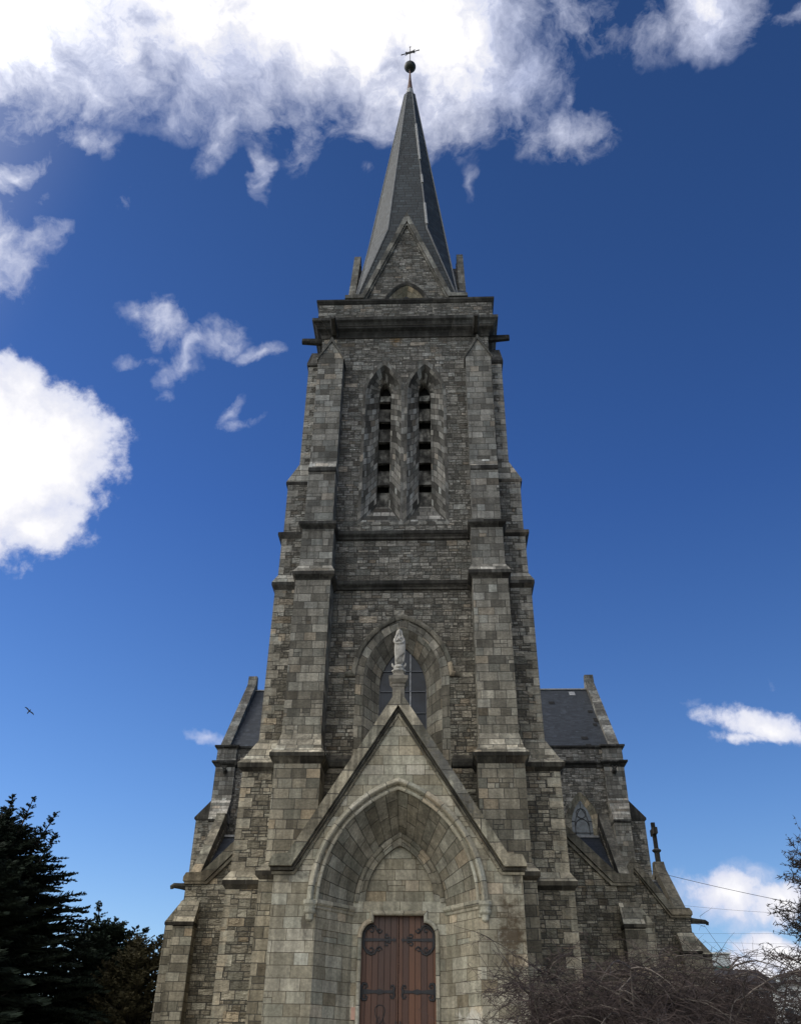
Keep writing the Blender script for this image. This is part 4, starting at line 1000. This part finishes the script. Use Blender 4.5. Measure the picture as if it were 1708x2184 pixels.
# mantle falling over the left arm, hem folds
m = MB()
for k in range(9):
    t = k/8; x = .175-.30*t; zz0 = 14.85-.10*math.sin(t*3.1)
    m.tube([(SX+x, SY-.10-.045*math.sin(t*3.14), 14.86-.05*math.sin(t*3.14)), (SX+x*1.02+.01, SY-.125-.04*math.sin(t*3.14), 14.66), (SX+x*.95+.02, SY-.13-.03*math.sin(t*3.14), 14.42+.1*(1-t)-.2*t), (SX+x*.9+.03, SY-.125, 14.30+.16*(1-t)-.16*t)], [.02, .036, .034, .016], 6)
m.tube([(SX+.17, SY-.05, 15.0), (SX+.19, SY-.07, 14.8), (SX+.185, SY-.08, 14.5), (SX+.16, SY-.07, 14.2), (SX+.12, SY-.05, 14.1)], [.03, .04, .045, .04, .02], 8)
m.tube([(SX-.17, SY-.04, 14.98), (SX-.13, SY-.13, 14.87), (SX, SY-.165, 14.83), (SX+.12, SY-.14, 14.88), (SX+.175, SY-.06, 14.95)], [.034, .04, .044, .04, .034], 8)
m.tube([(SX-.165, SY-.05, 14.94), (SX-.12, SY-.13, 14.80), (SX, SY-.16, 14.75), (SX+.12, SY-.13, 14.79)], [.025, .024, .024, .02], 8)
for x, z in ((-.06, 14.06), (-.02, 14.05), (.03, 14.06), (.075, 14.07)): m.tube([(SX+x, SY-.12, z), (SX+x*.8, SY-.135, 14.3), (SX+x*.5+.02, SY-.14, 14.5)], [.02, .018, .008], 6)
off(m.build('mantle', M['statue'], st, smooth=True))
m = MB()
for s_ in (-1, 1):   # forearms crossed over the chest, hands laid flat
    dy = -.02 if s_ > 0 else 0
    m.tube([(SX+s_*.155, SY-.02, 15.08), (SX+s_*.175, SY-.06, 14.95), (SX+s_*.15, SY-.10, 14.92), (SX+s_*.06, SY-.135+dy, 14.98), (SX-s_*.02, SY-.13+dy, 15.05), (SX-s_*.045, SY-.122+dy, 15.075)], [.045, .045, .042, .033, .022, .02], 8)
    for f_ in range(4): m.tube([(SX-s_*.04, SY-.122+dy, 15.062+.012*f_), (SX-s_*(.07+.004*f_), SY-.118+dy, 15.078+.013*f_), (SX-s_*(.088+.003*f_), SY-.108+dy, 15.085+.013*f_)], [.007, .0065, .005], 5)
    m.tube([(SX-s_*.03, SY-.13+dy, 15.07), (SX-s_*.035, SY-.125+dy, 15.11)], [.008, .006], 5)
off(m.build('arms', M['statue'], st, smooth=True))
m = MB()
hd = [(.02, .02, 15.245, 0, -.03, 0), (.042, .045, 15.27, 0, -.015, 0), (.056, .062, 15.31, 0, -.005, 0), (.062, .072, 15.355, 0, 0, 0), (.063, .075, 15.39, 0, 0, 0), (.055, .068, 15.43, 0, 0, 0), (.035, .045, 15.455, 0, 0, 0), (.005, .005, 15.465, 0, 0, 0)]
blob(m, hd, SX, SY-.01, n=20)
m.tube([(SX, SY-.078, 15.375), (SX, SY-.098, 15.345), (SX, SY-.083, 15.335)], [.006, .011, .009], 6)
for s_ in (-1, 1):
    m.tube([(SX+s_*.035, SY-.073, 15.388), (SX+s_*.012, SY-.084, 15.386)], .006, 5)
m.tube([(SX-.016, SY-.079, 15.312), (SX+.016, SY-.079, 15.312)], .006, 5)
off(m.build('head', M['statue'], st, smooth=True))
m = MB()
for s_ in (-1, 1):
    for j in range(3):
        pts = [(SX+s_*(.056+.01*j), SY-.02+.03*j, 15.42), (SX+s_*(.078+.008*j), SY-.02+.03*j, 15.34), (SX+s_*(.082+.012*j), SY-.03+.03*j, 15.25), (SX+s_*(.11+.015*j), SY-.055+.03*j, 15.17), (SX+s_*(.135+.012*j), SY-.07+.03*j, 15.06), (SX+s_*(.15+.01*j), SY-.06+.03*j, 15.0)]
        m.tube(pts, [.02, .026, .022, .026, .022, .010], 6)
off(m.build('hair', M['statue'], st, smooth=True))
m = MB(); m.lathe([(.066, 15.42), (.075, 15.44), (.072, 15.46), (.085, 15.50), (.07, 15.50), (.06, 15.45)], SX, SY-.005, 16)
for k in range(10): a = 2*math.pi*k/10; m.tube([(SX+.076*math.cos(a), SY-.005+.076*math.sin(a), 15.48), (SX+.088*math.cos(a), SY-.005+.088*math.sin(a), 15.54)], [.014, .004], 5)
off(m.build('crown', M['plinth'], st))

# ---- floodlight on the ledge by the right gable
fl = tag(empty('floodlight', (3.02, -3.15, 37.4)), 'small black floodlight on the ledge beside the right foot of the top gable', 'floodlight')
m = MB(); m.prism_x([(-.12, .12), (.16, .06), (.20, .30), (-.06, .40)], -.2, .2); m.build('lamp_housing', M['lampbody'], fl)
m = MB(); m.box(-.23, -.205, -.02, .06, 0, .26); m.box(.205, .23, -.02, .06, 0, .26); m.box(-.23, .23, -.02, .06, 0, .02); m.build('bracket', M['lampbody'], fl)
m = MB(); m.face([(-.18, -.125, .14), (.18, -.125, .14), (.18, -.075, .37), (-.18, -.075, .37)]); m.build('lens', M['glass'], fl)

# ================================================================== BIRD
bd = MB(); span = .62
A = [(-1.0, .0, -.02), (-.78, .13, .03), (-.42, .15, .06), (-.12, .07, .03), (0, .20, .0), (.12, .07, .03), (.42, .15, .06), (.78, .13, .03), (1.0, 0, -.02)]
B = [(-1.0, -.05, -.02), (-.72, -.02, .02), (-.40, -.04, .05), (-.10, -.08, .02), (0, -.10, 0), (.10, -.08, .02), (.40, -.04, .05), (.72, -.02, .02), (1.0, -.05, -.02)]
ang = R(-38)
def BP(p): x, y, z = (c*span for c in p); return (x*math.cos(ang)-y*math.sin(ang)*1, z*.6+(x*math.sin(ang)+y*math.cos(ang))*-.25, (x*math.sin(ang)+y*math.cos(ang))*.95)
for i in range(8): bd.face([BP(A[i]), BP(A[i+1]), BP(B[i+1]), BP(B[i])])
bd.tube([BP((0, .30, 0)), BP((0, .2, 0)), BP((0, .0, -.02)), BP((0, -.2, 0)), BP((0, -.38, 0)), BP((.0, -.45, 0))], [.02, .05, .07, .05, .05, .07], 8)
b_ = bd.build('bird', M['bird']); b_.location = (-36.4, 40, 30.2)
tag(b_, 'small dark bird gliding with spread wings in the open sky at far left', 'bird')

# ================================================================== TREES
def conifer(name, base, h, rad, mat, leaders, seed, label, group, nb=150, dens=1.0, prof=lambda t: (1-t)**.8, droop=.25, leaf=.34):
    rnd = random.Random(seed); root = tag(empty(name, base), label, 'tree', group)
    tr_ = MB(); cr = MB()
    tr_.tube([(0, 0, 0), (0, 0, h*.5), (0, 0, h*.85)], [h*.035, h*.022, h*.006], 8)
    def spray(p0, d, L, w):
        # flattened fan of leaf blades along one branch
        n = max(5, int(L*13*dens)); sd_ = d.cross(Vector((0, 0, 1))).normalized()
        for i in range(n):
            t = (i+.5)/n; c = p0+d*L*t+Vector((0, 0, -droop*L*t*t+.10*L*t))
            wd = w*(1-.8*t)*(.35+.65*min(1, t*4))
            for s_ in (-1, 1):
                for q_ in range(2):
                    a = rnd.uniform(.2, 1.0)*wd; tip = c+sd_*s_*a+d*a*.7+Vector((0, 0, rnd.uniform(-.35, .12)*a))
                    side = d.cross((tip-c)).normalized() if rnd.random() < .5 else d
                    b0 = c+d*rnd.uniform(-.06, .06); wv = (side*rnd.uniform(.4, .8)+Vector((rnd.uniform(-.5, .5), rnd.uniform(-.5, .5), rnd.uniform(-.6, .6)))*.5)*leaf*.19
                    mid = (b0+tip)/2+Vector((0, 0, -.05*a))
                    i0 = len(cr.v); cr.v += [tuple(b0), tuple(mid+wv), tuple(tip), tuple(mid-wv)]
                    cr.f.append((i0, i0+1, i0+2, i0+3)); cr.mi.append(0); cr.uv += [(0, 0)]*4; cr.e += [(9, 0)]*4
                    cr.tone.append(rnd.random())
    for (lx, ly, lh, lr, lz0, cnt, ex_) in leaders:
        top = Vector((lx, ly, lh))
        bot = Vector((lx*.3, ly*.3, lz0))
        tr_.tube([tuple(bot), tuple((bot+top)/2), tuple(top)], [.09, .06, .015], 5)
        for i in range(cnt):
            t = rnd.random()**.9; p = bot.lerp(top, t)
            L = lr*(1-t)**ex_*rnd.uniform(.55, 1.12)+.12; a = rnd.uniform(0, 2*math.pi)
            d = Vector((math.cos(a), math.sin(a), rnd.uniform(-.05, .38)+.5*t)).normalized()
            spray(p, d, L, .10+L*.25)
            if L > 1.4: tr_.tube([tuple(p), tuple(p+d*L*.6)], [.045, .012], 4)
    tr_.build('trunk', M['bark'], root); o = cr.build('crown', mat, root); return root
L1 = [(0, 0, 11.3, 7.2, .8, 1000, .62), (.2, .2, 12.4, 1.5, 8.5, 80, .8), (1.5, -.5, 12.1, 1.3, 8.0, 80, .8), (2.2, .6, 11.7, 1.3, 7.5, 80, .8), (-1.0, .2, 12.0, 1.6, 7.5, 90, .8), (.6, -1.2, 11.4, 1.6, 6.5, 90, .8), (2.8, -.4, 10.6, 1.7, 5.5, 110, .7), (-3.0, 0, 11.4, 2.4, 4, 120, .6)]
conifer('conifer', (-18.1, 3.0, 0), 11, 5, M['needle'], L1, 3, 'huge near-black conifer with several ragged tops at the left edge', 'dark conifers left of the church', dens=1.15)
L2 = [(0, 0, 7.6, 4.0, .5, 520, .4), (1.6, 0, 7.0, 3, .5, 200, .5)]+[(dx, dy, hh, 1.1, 5.0, 70, .75) for dx, dy, hh in ((-1.7, 0, 7.9), (-.9, .3, 8.1), (-.2, -.3, 8.75), (.5, .3, 8.1), (1.0, -.2, 7.9), (1.6, .2, 7.7), (2.2, -.1, 7.6), (-2.5, .2, 7.2), (2.9, .2, 7.3))]
conifer('conifer', (-14.6, 8.5, 0), 8, 3, M['needle2'], L2, 5, 'lower blue-green conifer with a row of small spiky tops beyond the tallest one', 'dark conifers left of the church', dens=1.2)
L3 = [(0, 0, 6.7, 2.4, .4, 380, .4), (1.0, 0, 6.8, 1.5, 2.0, 120, .5), (-1.2, -.4, 5.8, 1.8, 1.2, 160, .5), (1.7, .2, 7.2, 1.0, 3, 70, .7)]
conifer('conifer', (-11.7, 5.5, 0), 7, 3, M['needle3'], L3, 8, 'brownish bushy conifer tucked against the left wall of the church', 'dark conifers left of the church', dens=1.3, prof=lambda t: (1-t)**.45, droop=.12, leaf=.3)

def bare_tree(name, base, label, cat, seed, stems, mat, group=None, twigmat=None, buds=False):
    rnd = random.Random(seed); root = tag(empty(name, base), label, cat, group)
    big = MB(); small = MB()
    def grow(p, d, L, r, lvl, droop):
        n = 7 if lvl < 2 else 5; pts = [p.copy()]; rad = [r]; dd = d.copy()
        for i in range(n):
            dd += Vector((rnd.uniform(-1, 1), rnd.uniform(-1, 1), rnd.uniform(-1, 1)))*.16+Vector((0, 0, -droop)); dd.normalize()
            pts.append(pts[-1]+dd*L/n); rad.append(r*(1-.75*(i+1)/n))
        (big if lvl < 2 else small).tube(pts, rad, 5 if lvl < 1 else (4 if lvl < 2 else 3))
        return pts, dd
    stems(rnd, grow)
    big.build('trunk', mat, root)
    o = small.build('branch_mass', twigmat or M['twig'], root); o['kind'] = 'stuff'
    return root
def weep(cnt, R0, H0, sub, tw):
    def f(rnd, grow):
        for i in range(cnt):
            a = rnd.uniform(0, 2*math.pi); b = Vector((rnd.uniform(-.25, .25), rnd.uniform(-.25, .25), 0))
            d = Vector((math.cos(a)*.45, math.sin(a)*.45, 1)).normalized(); L = H0*rnd.uniform(.75, 1.15)
            pts, dd = grow(b, d, L, .035, 0, .02)
            for j in range(sub):
                q = pts[rnd.randint(2, len(pts)-1)]; a2 = rnd.uniform(0, 2*math.pi)
                d2 = Vector((math.cos(a2), math.sin(a2), rnd.uniform(.1, 1.0))).normalized()
                p2, _ = grow(q, d2, R0*rnd.uniform(.5, 1.1), .014, 1, rnd.uniform(.06, .26))
                for k in range(tw):
                    q2 = p2[rnd.randint(1, len(p2)-1)]; a3 = rnd.uniform(0, 2*math.pi)
                    d3 = Vector((math.cos(a3), math.sin(a3), rnd.uniform(-.4, .9))).normalized()
                    p3, _ = grow(q2, d3, rnd.uniform(.35, 1.0), .0062, 2, rnd.uniform(.0, .22))
                    for l in range(3):
                        q3 = p3[rnd.randint(1, len(p3)-1)]
                        grow(q3, Vector((rnd.uniform(-1, 1), rnd.uniform(-1, 1), rnd.uniform(-.8, .8))).normalized(), rnd.uniform(.12, .4), .004, 3, .08)
    return f
shr = [((4.3, -20.0, 0), 11, 'dense leafless weeping tree with tangled brown twigs before the right wing'),
       ((6.2, -19.2, 0), 12, 'leafless weeping tree with arching twigs against the sky right of the church'),
       ((3.1, -18.6, 0), 13, 'low leafless shrub reaching across the porch pier')]
for (b, sd_, lab), (c_, R0, H0, s1, t1) in zip(shr, ((40, 1.4, 3.1, 15, 16), (26, 1.4, 3.0, 13, 15), (14, .85, 2.35, 11, 11))):
    bare_tree('weeping_tree', b, lab, 'bare tree', sd_, weep(c_, R0, H0, s1, t1), M['twiglight'], 'leafless trees in front of the church')
def upright(rnd, grow):
    trunk, _ = grow(Vector((0, 0, 0)), Vector((0, 0, 1)), 10.3, .22, 0, 0)
    for i in range(46):
        t = rnd.uniform(.30, 1.0); k = min(len(trunk)-2, int(t*(len(trunk)-1))); fr = t*(len(trunk)-1)-k; q = trunk[k].lerp(trunk[k+1], fr)
        a = rnd.uniform(0, 2*math.pi) if rnd.random() < .45 else math.pi+rnd.uniform(-.9, .9)
        d = Vector((math.cos(a), math.sin(a), rnd.uniform(.15, .65))).normalized()
        p2, _ = grow(q, d, rnd.uniform(2.2, 3.9)*(1.15-t*.7), .05, 1, -.01)
        for j in range(11):
            q2 = p2[rnd.randint(2, len(p2)-1)]
            d2 = (d+Vector((rnd.uniform(-1, 1), rnd.uniform(-1, 1), rnd.uniform(-.5, .8)))).normalized()
            p3, _ = grow(q2, d2, rnd.uniform(.5, 1.1), .016, 2, -.02)
            for l in range(13):
                q3 = p3[rnd.randint(1, len(p3)-1)]
                grow(q3, Vector((rnd.uniform(-1, 1), rnd.uniform(-1, 1), rnd.uniform(-.6, 1))).normalized(), rnd.uniform(.10, .28), .020, 3, 0)
bare_tree('budding_tree', (18.9, 5, 0), 'dark budding tree with feathery branches at the right edge of the picture', 'tree', 21, upright, M['bark'], None, M['bark'])

# ================================================================== CABLES
def cable(p0, p1, sag, r, label):
    p0 = Vector(p0); p1 = Vector(p1); pts = []
    for i in range(25):
        t = i/24; pts.append(p0.lerp(p1, t)+Vector((0, 0, -4*sag*t*(1-t))))
    m = MB(); m.tube(pts, r, 5); tag(m.build('cable', M['cable']), label, 'cable', 'overhead cables')
cable((14.6, 15.0, 9.75), (26.0, 2.0, 7.6), .35, .006, 'highest thin overhead cable, starting at the chapel gable foot')
cable((9.9, 4.1, 9.55), (24.0, -1.5, 5.9), .35, .010, 'thicker overhead cable crossing in front of the chapel wall')
cable((15.3, 30, 10.4), (30.0, 30, 10.5), .05, .006, 'upper of the two fine level cables behind the chapel')
cable((15.3, 30, 9.95), (30.0, 30, 9.75), .05, .006, 'lower of the two fine level cables behind the chapel')

# ================================================================== DISTANT BUILDINGS
def windows(root, y, rects, depth=.06):
    for (x0, x1, z0, z1) in rects:
        m = MB(); m.box(x0, x1, y-depth, y+.02, z0, z1); w = m.build('window', M['window'], root)
        f = MB(); f.box(x0-.08, x1+.08, y-depth-.03, y+.01, z0-.08, z0-.01); f.box(x0-.08, x0-.01, y-depth-.03, y+.01, z0, z1); f.box(x1+.01, x1+.08, y-depth-.03, y+.01, z0, z1)
        f.build('frame', M['white'], w)
B1 = tag(empty('apartment_block', (37.5, 90, 0)), 'pale grey apartment block with a dark green band behind the chapel', 'building', 'distant town buildings')
def bp(o, b): o.matrix_parent_inverse = Matrix.Translation(-b.location); return o
m = MB(); m.box(33.0, 38.9, 90, 100, 0, 16.0); bp(m.build('wall', M['concrete'], B1), B1)
m = MB(); m.box(32.9, 39.0, 89.8, 90.0, 14.05, 14.55); bp(m.build('balcony_band', M['greenband'], B1), B1)
m = MB(); m.box(32.8, 39.1, 89.8, 100.2, 16.0, 16.15); bp(m.build('roof_slab', M['white'], B1), B1)
for z in (4.5, 7.5, 10.8, 12.6):
    for x in (34.2, 36.2, 37.8):
        m = MB(); m.box(x, x+.9, 89.9, 90.02, z, z+1.0); bp(m.build('window', M['window'], B1), B1)
B2 = tag(empty('brown_house', (27, 50, 0)), 'dark brown house with shallow roof and a raised dormer, behind the bare twigs', 'house', 'distant town buildings')
m = MB(); m.box(20.5, 30.0, 50, 58, 0, 9.0); bp(m.build('wall', M['brownwall'], B2), B2)
m = MB(); m.prism_x([(49.3, 8.9), (49.3, 9.1), (54, 10.6), (58.7, 9.1), (58.7, 8.9), (54, 10.3)], 20.2, 30.4); m.prism_y([(28.3, 9.0), (29.75, 9.0), (29.75, 9.85), (28.3, 9.35)], 49.9, 52); m.box(20.4, 30.1, 49.75, 49.98, 7.35, 7.8); bp(m.build('roof', M['darkroof'], B2), B2)
for x in (21.6, 23.6, 25.3, 27.3, 28.8):
    for z in (8.05, 5.4):
        m = MB(); m.box(x, x+1.0, 49.9, 50.02, z, z+.75 if z > 8 else z+1.3); w_ = bp(m.build('window', M['white'], B2), B2)
        m = MB(); m.box(x+.1, x+.9, 49.87, 49.9, z+.1, (z+.65 if z > 8 else z+1.2)); q_ = m.build('pane', M['window'], w_)
def gable_house(loc, w, d, ze, zt, label, wn):
    r_ = tag(empty('white_house', loc), label, 'house', 'distant town buildings')
    m = MB(); m.prism_y([(-w/2, 0), (w/2, 0), (w/2, ze), (0, zt-.15), (-w/2, ze)], 0, d); m.build('wall', M['white'], r_)
    m = MB(); o_ = .5; sl = (zt-ze)/(w/2)
    m.prism_y([(-w/2-o_, ze-sl*o_), (0, zt), (w/2+o_, ze-sl*o_), (w/2+o_, ze-sl*o_-.16), (0, zt-.18), (-w/2-o_, ze-sl*o_-.16)][::-1], -.5, d+.3); m.build('roof', M['darkroof'], r_)
    for (x, z, ww, hh) in wn:
        m = MB(); m.box(x, x+ww, -.05, .02, z, z+hh); m.build('window', M['window'], r_)
    return r_
gable_house((46.7, 90, 0), 3.2, 9, 13.45, 14.2, 'white house with a dark gabled roof, the farther and higher of the pair', [(-.6, 11.0, .9, 1.1)])
h2 = gable_house((38.85, 70, 0), 3.6, 8, 10.65, 11.3, 'white house with low gable, chimney and lamp-like vent, the nearer and lower of the pair', [(-.3, 9.7, .6, .5), (-1.2, 7.5, .9, 1.1), (.4, 7.5, .9, 1.1)])
m = MB(); m.box(-1.05, -.75, 1, 1.3, 10.9, 11.5); m.box(-1.12, -.68, .93, 1.37, 11.5, 11.6); m.build('chimney', M['concrete'], h2)
